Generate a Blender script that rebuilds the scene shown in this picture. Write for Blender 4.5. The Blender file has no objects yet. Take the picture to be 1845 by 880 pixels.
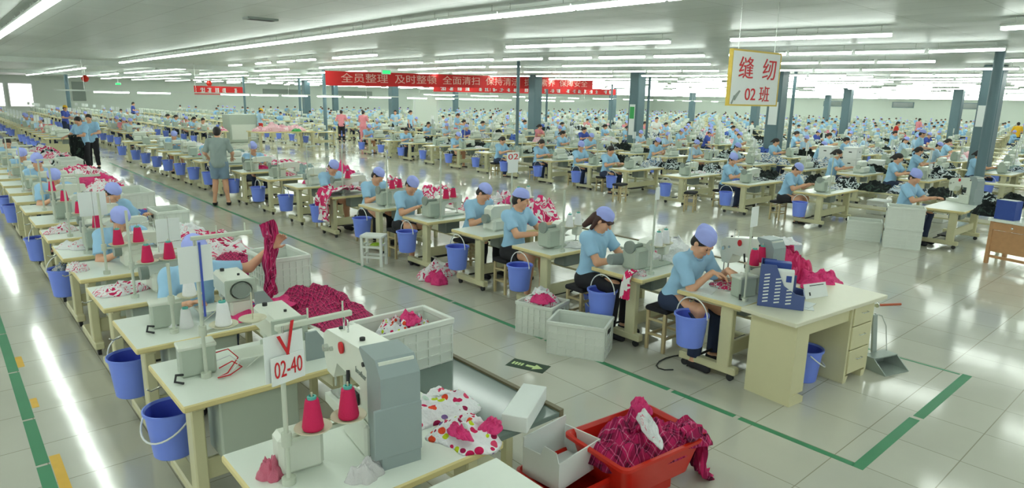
import bpy, math, random
import numpy as np
from mathutils import Vector, Matrix, Euler

# ------------------------------------------------------------------ camera, light, exposure
sc = bpy.context.scene
COL = sc.collection
PI = math.pi
F_PX, YAW, PITCH, ROLL, CAM_Z = 1177.27, 0.72384460, 0.21772434, -0.02029838, 2.4
def camera():
    cy, sy = math.cos(YAW), math.sin(YAW)
    f = Vector((sy*math.cos(PITCH), cy*math.cos(PITCH), -math.sin(PITCH)))
    r = Vector((cy, -sy, 0)); d = f.cross(r)
    c, s = math.cos(ROLL), math.sin(ROLL)
    r2 = c*r + s*d; d2 = -s*r + c*d
    cam = bpy.data.cameras.new('camera'); cam.sensor_width = 36; cam.lens = 36*F_PX/1845
    cam.clip_start = .05; cam.clip_end = 400
    o = bpy.data.objects.new('camera', cam); COL.objects.link(o)
    m = Matrix(((r2.x, -d2.x, -f.x, 0), (r2.y, -d2.y, -f.y, 0), (r2.z, -d2.z, -f.z, CAM_Z), (0, 0, 0, 1)))
    o.matrix_world = m
    sc.camera = o
camera()
LAMP = 17.0            # radiance of the fluorescent tubes
AMBIENT = 0.8         # added fill light, let in where the wall behind the camera is left out
sc.view_settings.view_transform = 'Standard'
sc.view_settings.look = 'None'
sc.view_settings.exposure = 0.1
sc.view_settings.gamma = 1.0
sc.view_settings.use_curve_mapping = False
w = bpy.data.worlds.new('world'); sc.world = w; w.use_nodes = True
bg = w.node_tree.nodes['Background']; bg.inputs[0].default_value = (.93, 1, .95, 1); bg.inputs[1].default_value = AMBIENT
sc.cycles.max_bounces = 6; sc.cycles.diffuse_bounces = 4; sc.cycles.glossy_bounces = 3
sc.cycles.use_denoising = True

# ------------------------------------------------------------------ materials
def lin(c):
    return tuple(((v/255)/12.92 if v/255 <= .04045 else ((v/255+.055)/1.055)**2.4) for v in c)
MATS = {}
def mat(name, rgb, rough=.5, metal=0, var=.06, scale=8, bump=0, bscale=60, spec=.5, trans=0, alpha=1):
    if name in MATS: return MATS[name]
    m = bpy.data.materials.new(name); m.use_nodes = True; MATS[name] = m
    nt = m.node_tree; b = nt.nodes['Principled BSDF']; L = nt.links
    c = lin(rgb)
    b.inputs['Roughness'].default_value = rough; b.inputs['Metallic'].default_value = metal
    b.inputs['Specular IOR Level'].default_value = spec
    tc = nt.nodes.new('ShaderNodeTexCoord')
    n = nt.nodes.new('ShaderNodeTexNoise'); n.inputs['Scale'].default_value = scale; n.inputs['Detail'].default_value = 3
    L.new(tc.outputs['Object'], n.inputs['Vector'])
    mx = nt.nodes.new('ShaderNodeMix'); mx.data_type = 'RGBA'
    mx.inputs[6].default_value = tuple(v*(1-var) for v in c)+(1,); mx.inputs[7].default_value = tuple(min(1, v*(1+var)) for v in c)+(1,)
    L.new(n.outputs['Fac'], mx.inputs[0]); L.new(mx.outputs[2], b.inputs['Base Color'])
    if trans: b.inputs['Transmission Weight'].default_value = trans
    if alpha < 1: b.inputs['Alpha'].default_value = alpha
    if bump:
        n2 = nt.nodes.new('ShaderNodeTexNoise'); n2.inputs['Scale'].default_value = bscale
        L.new(tc.outputs['Object'], n2.inputs['Vector'])
        bp = nt.nodes.new('ShaderNodeBump'); bp.inputs['Strength'].default_value = bump; bp.inputs['Distance'].default_value = .01
        L.new(n2.outputs['Fac'], bp.inputs['Height']); L.new(bp.outputs['Normal'], b.inputs['Normal'])
    return m
def emit(name, rgb, s):
    m = bpy.data.materials.new(name); m.use_nodes = True; nt = m.node_tree
    nt.nodes.remove(nt.nodes['Principled BSDF'])
    e = nt.nodes.new('ShaderNodeEmission'); e.inputs[0].default_value = lin(rgb)+(1,); e.inputs[1].default_value = s
    nt.links.new(e.outputs[0], nt.nodes['Material Output'].inputs[0]); MATS[name] = m
    return m
def ramp(nt, stops, interp='CONSTANT'):
    r = nt.nodes.new('ShaderNodeValToRGB'); r.color_ramp.interpolation = interp
    el = r.color_ramp.elements
    while len(el) > 1: el.remove(el[-1])
    el[0].position = stops[0][0]; el[0].color = lin(stops[0][1])+(1,)
    for p, c in stops[1:]:
        e = el.new(p); e.color = lin(c)+(1,)
    return r
def cloth(name, kind, scale=10, rough=.85):
    m = bpy.data.materials.new(name); m.use_nodes = True; MATS[name] = m
    nt = m.node_tree; b = nt.nodes['Principled BSDF']; L = nt.links
    b.inputs['Roughness'].default_value = rough; b.inputs['Specular IOR Level'].default_value = .25
    tc = nt.nodes.new('ShaderNodeTexCoord'); co = tc.outputs['Object']
    if kind == 'dots':
        v = nt.nodes.new('ShaderNodeTexVoronoi'); v.inputs['Scale'].default_value = scale; v.inputs['Randomness'].default_value = .75
        L.new(co, v.inputs['Vector'])
        sep = nt.nodes.new('ShaderNodeSeparateColor'); L.new(v.outputs['Color'], sep.inputs[0])
        r = ramp(nt, [(0, (205, 30, 90)), (.2, (232, 80, 50)), (.36, (196, 214, 40)), (.52, (130, 100, 160)), (.66, (205, 225, 215)), (.76, (160, 30, 80)), (.88, (222, 70, 110))])
        L.new(sep.outputs[0], r.inputs[0])
        mt = nt.nodes.new('ShaderNodeMath'); mt.operation = 'LESS_THAN'
        mm = nt.nodes.new('ShaderNodeMath'); mm.operation = 'MULTIPLY_ADD'; mm.inputs[1].default_value = .34; mm.inputs[2].default_value = .24
        L.new(sep.outputs[1], mm.inputs[0]); L.new(v.outputs['Distance'], mt.inputs[0]); L.new(mm.outputs[0], mt.inputs[1])
        mx = nt.nodes.new('ShaderNodeMix'); mx.data_type = 'RGBA'; mx.inputs[6].default_value = lin((236, 236, 240))+(1,)
        L.new(mt.outputs[0], mx.inputs[0]); L.new(r.outputs[0], mx.inputs[7]); L.new(mx.outputs[2], b.inputs['Base Color'])
    elif kind == 'plaid':
        n = nt.nodes.new('ShaderNodeTexNoise'); n.inputs['Scale'].default_value = 5; L.new(co, n.inputs['Vector'])
        va = nt.nodes.new('ShaderNodeVectorMath'); va.operation = 'MULTIPLY_ADD'; va.inputs[1].default_value = (.06,)*3
        L.new(n.outputs['Color'], va.inputs[0]); L.new(co, va.inputs[2])
        outs = []
        for ax in ('X', 'Y'):
            wv = nt.nodes.new('ShaderNodeTexWave'); wv.bands_direction = ax; wv.inputs['Scale'].default_value = scale; wv.wave_profile = 'SAW'
            L.new(va.outputs[0], wv.inputs['Vector'])
            r = ramp(nt, [(0, (196, 40, 100)), (.4, (96, 14, 52)), (.5, (226, 110, 160)), (.55, (96, 14, 52)), (.8, (196, 40, 100)), (.93, (235, 170, 200)), (.97, (196, 40, 100))])
            L.new(wv.outputs['Fac'], r.inputs[0]); outs.append(r)
        mx = nt.nodes.new('ShaderNodeMix'); mx.data_type = 'RGBA'; mx.inputs[0].default_value = .5
        L.new(outs[0].outputs[0], mx.inputs[6]); L.new(outs[1].outputs[0], mx.inputs[7]); L.new(mx.outputs[2], b.inputs['Base Color'])
    else:
        n = nt.nodes.new('ShaderNodeTexNoise'); n.inputs['Scale'].default_value = scale; n.inputs['Detail'].default_value = 1.5; n.inputs['Distortion'].default_value = 1.2
        L.new(co, n.inputs['Vector'])
        r = ramp(nt, kind); L.new(n.outputs['Fac'], r.inputs[0]); L.new(r.outputs[0], b.inputs['Base Color'])
    n2 = nt.nodes.new('ShaderNodeTexNoise'); n2.inputs['Scale'].default_value = 22; n2.inputs['Detail'].default_value = 4; L.new(co, n2.inputs['Vector'])
    bp = nt.nodes.new('ShaderNodeBump'); bp.inputs['Strength'].default_value = .5; bp.inputs['Distance'].default_value = .03
    L.new(n2.outputs['Fac'], bp.inputs['Height']); L.new(bp.outputs['Normal'], b.inputs['Normal'])
    return m
M = {}
M['top'] = mat('laminate', (226, 233, 224), .3, var=.02)
M['cream'] = mat('cream_paint', (216, 210, 168), .45, var=.04)
M['leg'] = mat('leg_paint', (208, 205, 166), .45, var=.05)
M['edge'] = mat('cream_edge', (222, 208, 150), .5, var=.05)
M['dark'] = mat('black_rubber', (38, 40, 42), .6)
M['grey'] = mat('motor_grey', (138, 150, 142), .45, var=.05)
M['mach'] = mat('machine_white', (218, 224, 212), .3, var=.02)
M['machg'] = mat('machine_greygreen', (178, 190, 176), .4, var=.03)
M['coverg'] = mat('cover_grey', (146, 160, 160), .4, var=.04)
M['steel'] = mat('steel', (200, 205, 200), .25, .9, var=.03)
M['pole'] = mat('stand_pole', (196, 204, 188), .4, var=.03)
M['blue'] = mat('bucket_blue', (122, 148, 246), .35, var=.05)
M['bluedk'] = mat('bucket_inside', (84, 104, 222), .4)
M['white'] = mat('white_plastic', (232, 236, 232), .4, var=.03)
M['crate'] = mat('crate_white', (222, 228, 220), .45, var=.04, alpha=1)
M['pinkcone'] = mat('pink_thread', (214, 34, 92), .8, bump=.4, bscale=180)
M['whitecone'] = mat('white_thread', (236, 238, 240), .8, bump=.4, bscale=180)
M['tray'] = mat('spool_tray', (205, 202, 176), .5)
M['teal'] = mat('cone_core_teal', (90, 180, 170), .5)
M['paper'] = mat('paper', (226, 232, 230), .7, var=.02)
M['red'] = mat('red_ink', (205, 30, 40), .6)
M['redpl'] = mat('red_plastic', (204, 38, 22), .35, var=.05)
M['desk'] = mat('desk_laminate', (212, 208, 168), .45, var=.03)
M['desktop'] = mat('desk_top', (220, 219, 196), .35, var=.03)
M['wood'] = mat('varnished_wood', (188, 142, 98), .45, var=.15, scale=14)
M['stoolw'] = mat('pale_wood', (196, 180, 138), .55, var=.08)
M['glass'] = mat('bench_glass', (104, 120, 114), .12, var=.05)
M['trim'] = mat('bench_trim', (112, 104, 78), .5)
M['skin'] = mat('skin', (222, 170, 138), .5, var=.05)
M['hair'] = mat('black_hair', (34, 28, 28), .55, var=.2, scale=60)
M['brhair'] = mat('brown_hair', (66, 38, 32), .55, var=.25, scale=60)
M['shirt'] = mat('shirt_blue', (158, 202, 234), .8, var=.06, bump=.25, bscale=18)
M['cap'] = mat('cap_blue', (166, 178, 246), .8, var=.05, bump=.2, bscale=25)
M['capy'] = mat('cap_yellow', (235, 185, 40), .8)
M['navy'] = mat('trousers_navy', (44, 56, 84), .85, var=.1)
M['black'] = mat('trousers_black', (34, 34, 40), .85, var=.1)
M['greysh'] = mat('grey_tshirt', (150, 166, 162), .85, var=.05, bump=.2, bscale=18)
M['denim'] = mat('denim_shorts', (128, 152, 172), .85, var=.1)
M['pinksh'] = mat('pink_shirt', (222, 140, 150), .85)
M['royal'] = mat('royal_blue_shirt', (70, 90, 180), .85)
M['redsh'] = mat('red_shorts', (205, 50, 40), .85)
M['ltshirt'] = mat('pale_shirt', (176, 208, 232), .8, var=.05)
M['column'] = mat('column_paint', (92, 118, 126), .45, var=.06, scale=3)
M['banner'] = mat('banner_red', (214, 40, 40), .7, var=.05)
M['bantext'] = mat('banner_text', (240, 190, 176), .7)
M['beam'] = mat('beam_white', (206, 214, 208), .5)
M['wall'] = mat('wall_paint', (206, 216, 206), .6, var=.02, scale=1)
M['tape'] = mat('green_tape', (58, 138, 96), .5, var=.1, scale=5)
M['ytape'] = mat('yellow_tape', (226, 180, 60), .5, var=.15)
M['lime'] = mat('lime_mark', (206, 226, 160), .5)
M['deepg'] = mat('sign_green', (40, 66, 48), .5)
M['fileb'] = mat('file_holder_blue', (74, 92, 146), .45, var=.05)
M['folder'] = mat('folder_blue', (40, 70, 150), .5)
M['galv'] = mat('galvanised', (158, 170, 164), .4, .25, var=.1)
M['broomy'] = mat('broom_handle', (206, 178, 70), .5)
M['brush'] = mat('stick_redbrown', (176, 84, 50), .55)
M['green'] = mat('leaf_green_plastic', (60, 170, 90), .5)
M['limepl'] = mat('lime_plastic', (176, 214, 60), .5)
M['clear'] = mat('clear_bag', (240, 238, 240), .2, var=.03, alpha=.6, bump=.6, bscale=30)
M['pinkbag'] = mat('pink_in_bag', (214, 110, 136), .3, bump=.6, bscale=40)
M['lav'] = mat('glove_grey', (140, 152, 150), .9, bump=.4, bscale=120)
cloth('c_dots', 'dots', 7.5); cloth('c_dots_small', 'dots', 15); cloth('c_plaid', 'plaid', 2.2); cloth('c_plaid_fine', 'plaid', 6)
cloth('c_pinkwhite', [(0, (238, 236, 236)), (.44, (222, 60, 116)), (.56, (240, 230, 232)), (.64, (200, 36, 92))], 5)
cloth('c_whitepink', [(0, (206, 44, 98)), (.38, (238, 236, 238)), (.6, (232, 120, 150)), (.66, (240, 240, 240))], 5)
cloth('c_white', [(0, (236, 238, 240)), (.66, (226, 120, 150)), (.7, (238, 240, 240))], 4)
cloth('c_pink', [(0, (214, 52, 112)), (.55, (196, 34, 92)), (.68, (222, 80, 132))], 6, .5)
cloth('c_hotpink', [(0, (228, 64, 130)), (.6, (212, 50, 116))], 6, .6)
cloth('c_darkwhite', [(0, (30, 36, 38)), (.46, (212, 222, 224)), (.56, (40, 52, 52)), (.66, (200, 214, 214))], 4)
cloth('c_black', [(0, (28, 34, 34)), (.6, (58, 74, 66)), (.7, (30, 32, 36))], 5)
cloth('c_grey', [(0, (150, 172, 170)), (.6, (120, 142, 144))], 5)
cloth('c_palepink', [(0, (244, 200, 208)), (.5, (238, 176, 190)), (.62, (248, 226, 228))], 4)
cloth('c_blue', [(0, (90, 120, 196)), (.5, (60, 84, 170)), (.64, (40, 50, 110))], 5)
cloth('c_royal', [(0, (40, 90, 190)), (.6, (30, 66, 160))], 4)
cloth('c_mixed', [(0, (232, 232, 226)), (.42, (120, 150, 180)), (.5, (236, 236, 236)), (.56, (60, 70, 80)), (.63, (200, 214, 226))], 4)
cloth('c_marking', [(0, (216, 40, 100)), (.5, (236, 236, 236))], 9)
emit('tube_light', (244, 255, 246), LAMP)
emit('exit_light', (60, 220, 120), 1.5)
emit('daylight', (255, 250, 250), 2.2)

# ------------------------------------------------------------------ mesh building
class MB:
    def __init__(s): s.v = []; s.f = []; s.m = []; s.sm = []
    def add(s, vs, fs, mi=0, smooth=False, tf=None):
        o = len(s.v)
        if tf is not None: vs = [tuple(tf @ Vector(v)) for v in vs]
        s.v += [tuple(v) for v in vs]
        for k, f in enumerate(fs):
            s.f.append(tuple(i+o for i in f)); s.m.append(mi[k] if isinstance(mi, (list, tuple)) else mi); s.sm.append(smooth)
        return s
    def box(s, x0, x1, y0, y1, z0, z1, mi=0, c=0, tf=None, topmi=None):
        if c <= 0:
            vs = [(x, y, z) for x in (x0, x1) for y in (y0, y1) for z in (z0, z1)]
            fs = [(0, 1, 3, 2), (4, 6, 7, 5), (0, 4, 5, 1), (2, 3, 7, 6), (0, 2, 6, 4), (1, 5, 7, 3)]
            ms = [mi]*6
            if topmi is not None: ms[5] = topmi
            return s.add(vs, fs, ms, False, tf)
        c = min(c, (x1-x0)*.49, (y1-y0)*.49, (z1-z0)*.49)
        X, Y, Z = (x0, x1), (y0, y1), (z0, z1)
        vs = []
        def vid(i, j, k, a): return ((i*2+j)*2+k)*3+a
        for i in (0, 1):
            for j in (0, 1):
                for k in (0, 1):
                    p = (X[i], Y[j], Z[k]); q = (X[i]+(c, -c)[i], Y[j]+(c, -c)[j], Z[k]+(c, -c)[k])
                    vs += [(p[0], q[1], q[2]), (q[0], p[1], q[2]), (q[0], q[1], p[2])]
        fs = []; ms = []
        cyc = ((0, 0), (1, 0), (1, 1), (0, 1))
        for i in (0, 1):
            f = [vid(i, a, b, 0) for a, b in cyc]; fs.append(f if i else f[::-1]); ms.append(mi)
            f = [vid(b, i, a, 1) for a, b in cyc]; fs.append(f if i else f[::-1]); ms.append(mi)
            f = [vid(a, b, i, 2) for a, b in cyc]; fs.append(f if i else f[::-1]); ms.append(topmi if (i and topmi is not None) else mi)
        for a in (0, 1):
            for b in (0, 1):
                fs += [(vid(a, b, 0, 0), vid(a, b, 0, 1), vid(a, b, 1, 1), vid(a, b, 1, 0)),
                       (vid(a, 0, b, 0), vid(a, 0, b, 2), vid(a, 1, b, 2), vid(a, 1, b, 0)),
                       (vid(0, a, b, 1), vid(0, a, b, 2), vid(1, a, b, 2), vid(1, a, b, 1))]; ms += [mi]*3
        for i in (0, 1):
            for j in (0, 1):
                for k in (0, 1): fs.append((vid(i, j, k, 0), vid(i, j, k, 1), vid(i, j, k, 2))); ms.append(mi)
        return s.add(vs, fs, ms, False, tf)
    def tube(s, pts, r, n=8, mi=0, cap=True, tf=None, smooth=True):
        pts = [Vector(p) for p in pts]; N = len(pts)
        rs = r if isinstance(r, (list, tuple)) else [r]*N
        vs = []; up = None
        for i, p in enumerate(pts):
            t = (pts[min(i+1, N-1)]-pts[max(i-1, 0)]).normalized()
            if up is None:
                a = Vector((0, 0, 1)) if abs(t.z) < .9 else Vector((1, 0, 0)); u = t.cross(a).normalized()
            else: u = (up - t*up.dot(t)).normalized()
            up = u; v = t.cross(u)
            for k in range(n):
                a = 2*PI*k/n; vs.append(tuple(p+u*math.cos(a)*rs[i]+v*math.sin(a)*rs[i]))
        fs = [(i*n+k, i*n+(k+1) % n, (i+1)*n+(k+1) % n, (i+1)*n+k) for i in range(N-1) for k in range(n)]
        s.add(vs, fs, mi, smooth, tf)
        if cap: s.add(vs[:n], [tuple(range(n))[::-1]], mi, False, tf); s.add(vs[-n:], [tuple(range(n))], mi, False, tf)
        return s
    def lathe(s, prof, n=20, mi=0, at=(0, 0, 0), tf=None, smooth=True):
        vs = [(at[0]+r*math.cos(2*PI*k/n), at[1]+r*math.sin(2*PI*k/n), at[2]+z) for r, z in prof for k in range(n)]
        ms = mi if isinstance(mi, (list, tuple)) else [mi]*(len(prof)-1)
        for i in range(len(prof)-1):
            s.add(vs[i*n:(i+2)*n], [(k, (k+1) % n, n+(k+1) % n, n+k) for k in range(n)], ms[i], smooth, tf)
        return s
    def disc(s, c, r, n=20, mi=0, tf=None, up=True):
        vs = [(c[0]+r*math.cos(2*PI*k/n), c[1]+r*math.sin(2*PI*k/n), c[2]) for k in range(n)]
        return s.add(vs, [tuple(range(n)) if up else tuple(range(n))[::-1]], mi, False, tf)
    def prism(s, poly, axis, a, b, mi=0, tf=None):
        n = len(poly)
        def P(u, v, t): return {'x': (t, u, v), 'y': (u, t, v), 'z': (u, v, t)}[axis]
        vs = [P(u, v, a) for u, v in poly]+[P(u, v, b) for u, v in poly]
        fs = [tuple(range(n)), tuple(range(n, 2*n))[::-1]]+[(i, n+i, n+(i+1) % n, (i+1) % n) for i in range(n)]
        return s.add(vs, fs, mi, False, tf)
    def mesh(s, name, mats):
        me = bpy.data.meshes.new(name)
        me.from_pydata(s.v, [], s.f)
        for m in mats: me.materials.append(M[m] if m in M else MATS[m])
        me.polygons.foreach_set('material_index', s.m); me.polygons.foreach_set('use_smooth', s.sm)
        me.update(); return me
    def build(s, name, mats, parent=None, loc=(0, 0, 0), rz=0):
        return obj(name, s.mesh(name, mats if isinstance(mats, (list, tuple)) else [mats]), parent, loc, rz)
def fixn(me):
    import bmesh
    b = bmesh.new(); b.from_mesh(me); bmesh.ops.recalc_face_normals(b, faces=b.faces); b.to_mesh(me); b.free()
def obj(name, me, parent=None, loc=(0, 0, 0), rz=0):
    o = bpy.data.objects.new(name, me); COL.objects.link(o); o.location = loc; o.rotation_euler = (0, 0, rz)
    if parent is not None: o.parent = parent; KIDS.setdefault(parent.name, []).append(o)
    return o
KIDS = {}
def tag(o, label=None, cat=None, group=None, kind=None):
    if label: o['label'] = label
    if cat: o['category'] = cat
    if group: o['group'] = group
    if kind: o['kind'] = kind
    return o
def empty(name, loc=(0, 0, 0), rz=0):
    o = bpy.data.objects.new(name, None); COL.objects.link(o); o.location = loc; o.rotation_euler = (0, 0, rz); o.empty_display_size = .1
    return o
def copy_tree(o, parent=None):
    c = o.copy(); COL.objects.link(c)
    for k in ('label', 'category', 'group'):
        if parent is None and k in c: del c[k]
    if parent is not None: c.parent = parent; KIDS.setdefault(parent.name, []).append(c)
    for ch in KIDS.get(o.name, []): copy_tree(ch, c)
    return c
PROTO = {}
def put(key, builder, loc, rz, label, cat, group=None):
    """first use places the built thing itself, every later use a copy of it with its parts"""
    if key in PROTO: o = copy_tree(PROTO[key])
    else: o = builder(); PROTO[key] = o
    o.location = loc; o.rotation_euler = (0, 0, rz)
    return tag(o, label, cat, group)
def struct(name, mb, mats):
    return tag(mb.build(name, mats), kind='structure')
def recolour(o, m):
    for sl in o.material_slots: sl.link = 'OBJECT'; sl.material = M[m] if m in M else MATS[m]
def text_mesh(body, size, extrude=.002, sx=1):
    c = bpy.data.curves.new('t', 'FONT'); c.body = body; c.size = size; c.align_x = 'CENTER'; c.align_y = 'CENTER'; c.extrude = extrude
    c.resolution_u = 3
    t = bpy.data.objects.new('t', c); COL.objects.link(t)
    dg = bpy.context.evaluated_depsgraph_get(); me = bpy.data.meshes.new_from_object(t.evaluated_get(dg))
    bpy.data.objects.remove(t); bpy.data.curves.remove(c)
    if sx != 1: me.transform(Matrix.Diagonal((sx, 1, 1, 1)))
    return me
def text(name, body, size, m, parent, loc, rot, sx=1, extrude=.002, fit=0):
    me = text_mesh(body, size, extrude, sx)
    if fit and len(me.vertices):
        xs = [v.co.x for v in me.vertices]; q = fit/(max(xs)-min(xs)); me.transform(Matrix.Diagonal((q, 1, 1, 1)))
    me.materials.clear(); me.materials.append(M[m] if m in M else MATS[m])
    o = obj(name, me, parent, loc); o.rotation_euler = rot
    return o
ORD = ('first second third fourth fifth sixth seventh eighth ninth tenth eleventh twelfth thirteenth fourteenth fifteenth sixteenth seventeenth '
       'eighteenth nineteenth twentieth twenty-first twenty-second twenty-third twenty-fourth twenty-fifth twenty-sixth twenty-seventh twenty-eighth '
       'twenty-ninth thirtieth').split()
def jit(a): return random.uniform(-a, a)

# ------------------------------------------------------------------ furniture and machines
def make_table(L=1.05, W=.66, h=.73, motor=True, hook=True, big=False):
    """sewing table, origin on the floor under its aisle corner away from the operator"""
    t = empty('sewing_table')
    tp = MB(); tp.box(0, L, 0, W, h-.04, h, 1, .008, topmi=0); tp.build('tabletop', ['top', 'edge'], t)
    for sx, x in ((0, .1), (1, L-.1)):
        m = MB()
        m.box(x-.035, x+.035, .12, .24, .12, h-.04, 0, .008)
        m.box(x-.04, x+.04, .05, W-.03, .065, .135, 0, .01)
        m.box(x-.03, x+.03, .06, W-.06, h-.075, h-.04, 0, .005)
        lg = m.build('leg', 'leg', t)
        for y in (.11, W-.08):
            c = MB(); c.tube([(x-.014, y, .032), (x+.014, y, .032)], .032, 12, 0)
            c.box(x-.02, x+.02, y-.018, y+.018, .05, .067, 0); c.build('caster', 'dark', lg)
    m = MB(); m.box(.14, L-.14, .16, .19, .2, .33, 0, .004); m.build('stretcher', 'leg', t)
    m = MB(); m.box(L*.35, L*.72, .3, .5, .125, .15, 0, .006)
    m.tube([(.13, .44, .14), (L-.13, .44, .14)], .012, 6, 0); m.build('treadle', 'dark', t)
    if motor:
        m = MB(); m.box(L*.42, L*.42+.26, .2, .4, h-.24, h-.04, 0, .015) if not big else m.box(.2, .66, .06, .3, h-.42, h-.04, 0, .01); m.build('control_box', 'grey' if not big else 'machg', t)
    if hook:
        m = MB(); m.tube([(.03, .47, h-.041), (-.05, .47, h-.06), (-.07, .47, h-.045)], .006, 6, 0); m.build('bucket_hook', 'steel', t)
    return t
def make_table_simple(L=1.2, W=.66, h=.72):
    m = MB(); m.box(0, L, 0, W, h-.04, h, 1, topmi=0)
    for x in (.1, L-.1):
        m.box(x-.035, x+.035, .12, .24, .1, h-.04, 2); m.box(x-.04, x+.04, .05, W-.03, .05, .13, 2)
        for y in (.12, W-.08): m.box(x-.02, x+.02, y-.03, y+.03, 0, .06, 3)
    m.box(.14, L-.14, .16, .19, .2, .33, 2); m.box(L*.42, L*.42+.24, .2, .38, h-.22, h-.04, 4)
    return m.build('sewing_table', ['top', 'edge', 'leg', 'dark', 'grey'])
def make_lockstitch():
    """origin on the tabletop; arm along +X, motor end at -X, operator at +Y"""
    r = empty('sewing_machine')
    m = MB(); m.box(-.26, .27, -.09, .09, 0, .022, 0, .006); m.build('bed', 'machg', r)
    m = MB(); m.prism([(-.17, .02), (-.06, .02), (-.05, .16), (.0, .19), (.16, .2), (.25, .19), (.25, .29), (.2, .31), (-.12, .3), (-.17, .27)], 'y', -.055, .055, 0)
    m.box(.16, .25, -.05, .05, .1, .21, 0, .01); b = m.build('arm', 'mach', r); fixn(b.data)
    m = MB(); m.box(-.36, -.165, -.1, .1, .02, .235, 0, .022); m.build('motor_housing', 'machg', r)
    m = MB(); m.tube([(-.375, 0, .25), (-.345, 0, .25)], .065, 20, 0); m.tube([(-.345, 0, .25), (-.16, 0, .25)], .02, 8, 0); m.build('handwheel', 'grey', r)
    m = MB(); m.tube([(.205, .01, .03), (.205, .01, .1)], .007, 8, 0); m.box(.19, .22, -.005, .035, .022, .034, 0); m.build('needle_bar', 'steel', r)
    m = MB(); m.tube([(.13, .055, .2), (.13, .085, .2)], .022, 14, 0); m.tube([(.19, .03, .3), (.19, .03, .34)], .004, 6, 0); m.build('tension_disc', 'steel', r)
    return r
def make_overlock():
    r = empty('overlock_machine')
    m = MB(); m.box(-.2, .2, -.14, .12, 0, .16, 0, .03); m.prism([(-.2, .14), (-.02, .14), (.02, .2), (.17, .22), (.17, .31), (-.15, .32), (-.2, .28)], 'y', -.07, .07, 0)
    b = m.build('body', 'mach', r); fixn(b.data)
    m = MB(); m.box(-.12, .2, .12, .15, .02, .13, 0, .01); m.tube([(-.05, .15, .09), (-.05, .165, .09)], .02, 12, 0); m.tube([(.05, .15, .09), (.05, .165, .09)], .02, 12, 0); m.build('front_cover', 'steel', r)
    m = MB(); m.box(.1, .27, -.02, .14, .165, .178, 0, .003); m.build('cloth_plate', 'steel', r)
    m = MB(); m.tube([(-.26, 0, .16), (-.2, 0, .16)], .06, 18, 0); m.build('handwheel', 'grey', r)
    m = MB()
    for x in (-.1, -.04, .02, .08): m.tube([(x, .07, .26), (x, .1, .26)], .014, 10, 0)
    m.build('tension_dial', 'dark', r)
    m = MB(); m.tube([(.14, .02, .17), (.14, .02, .23)], .008, 8, 0); m.tube([(-.1, 0, .31), (-.1, 0, .4), (.1, 0, .4), (.1, 0, .31)], .005, 6, 0); m.build('needle_bar', 'steel', r)
    return r
def make_bartacker(lettering=False):
    """heavy pattern machine with its arm pointing at the operator (+Y); origin on the tabletop under the pillar"""
    r = empty('pattern_sewing_machine')
    m = MB(); m.prism([(-.26, 0), (.52, 0), (.52, .05), (.05, .09), (.02, .2), (-.02, .24), (-.02, .3), (.3, .3), (.36, .2), (.46, .2), (.5, .28), (.5, .4), (.44, .44), (-.12, .5), (-.26, .5)], 'x', -.085, .085, 0)
    b = m.build('arm', 'mach', r); fixn(b.data)
    m = MB(); m.prism([(-.3, .0), (-.14, .0), (-.14, .42), (-.05, .5), (-.06, .515), (-.24, .51), (-.3, .44)], 'x', -.095, .095, 0)
    b = m.build('rear_cover', 'coverg', r); fixn(b.data)
    m = MB(); m.box(-.13, .1, -.305, -.29, .06, .3, 0, .004); m.tube([(.095, -.2, .06), (.13, -.2, .06)], .022, 10, 0); m.build('rear_panel', 'coverg', r)
    m = MB(); m.box(-.12, -.085, -.16, .14, 0, .16, 0, .012); m.build('side_box', 'mach', r)
    m = MB()
    for y, z in ((.4, .425), (.1, .462)): m.tube([(-.02, y, z), (-.02, y, z+.03)], .014, 10, 0)
    m.tube([(.09, -.2, .44), (.1, -.2, .44)], .012, 8, 0); m.tube([(-.1, -.1, .44), (-.09, -.1, .44)], .012, 8, 0); m.build('knob', 'dark', r)
    m = MB(); m.tube([(0, .44, .07), (0, .44, .2)], .009, 8, 0); m.tube([(-.04, .47, .1), (-.04, .47, .24)], .007, 8, 0); m.box(-.06, .06, .38, .5, .055, .066, 0); m.build('needle_bar', 'steel', r)
    m = MB(); m.tube([(-.02, .3, .45), (-.02, .3, .52), (-.02, .36, .52), (-.02, .36, .44)], .005, 6, 0)
    m.tube([(-.085, .44, .34), (-.11, .44, .34)], .02, 12, 0); m.tube([(-.085, .36, .36), (-.1, .36, .36)], .012, 10, 0); m.build('thread_guide', 'steel', r)
    m = MB(); m.tube([(-.09, .2, .42), (-.1, .2, .42)], .03, 14, 0); m.build('thread_spool', 'red', r)
    m = MB(); m.tube([(-.11, .02, .17), (-.11, .06, .2), (-.1, .1, .28), (-.09, .12, .33)], .01, 6, 0); m.box(-.1, -.086, -.02, .1, .2, .26, 0, .004); m.build('wiring', 'dark', r)
    if lettering: text('side_lettering', 'brother', .042, 'grey', r, (-.0865, -.04, .37), (PI/2, 0, -PI/2))
    return r
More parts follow.
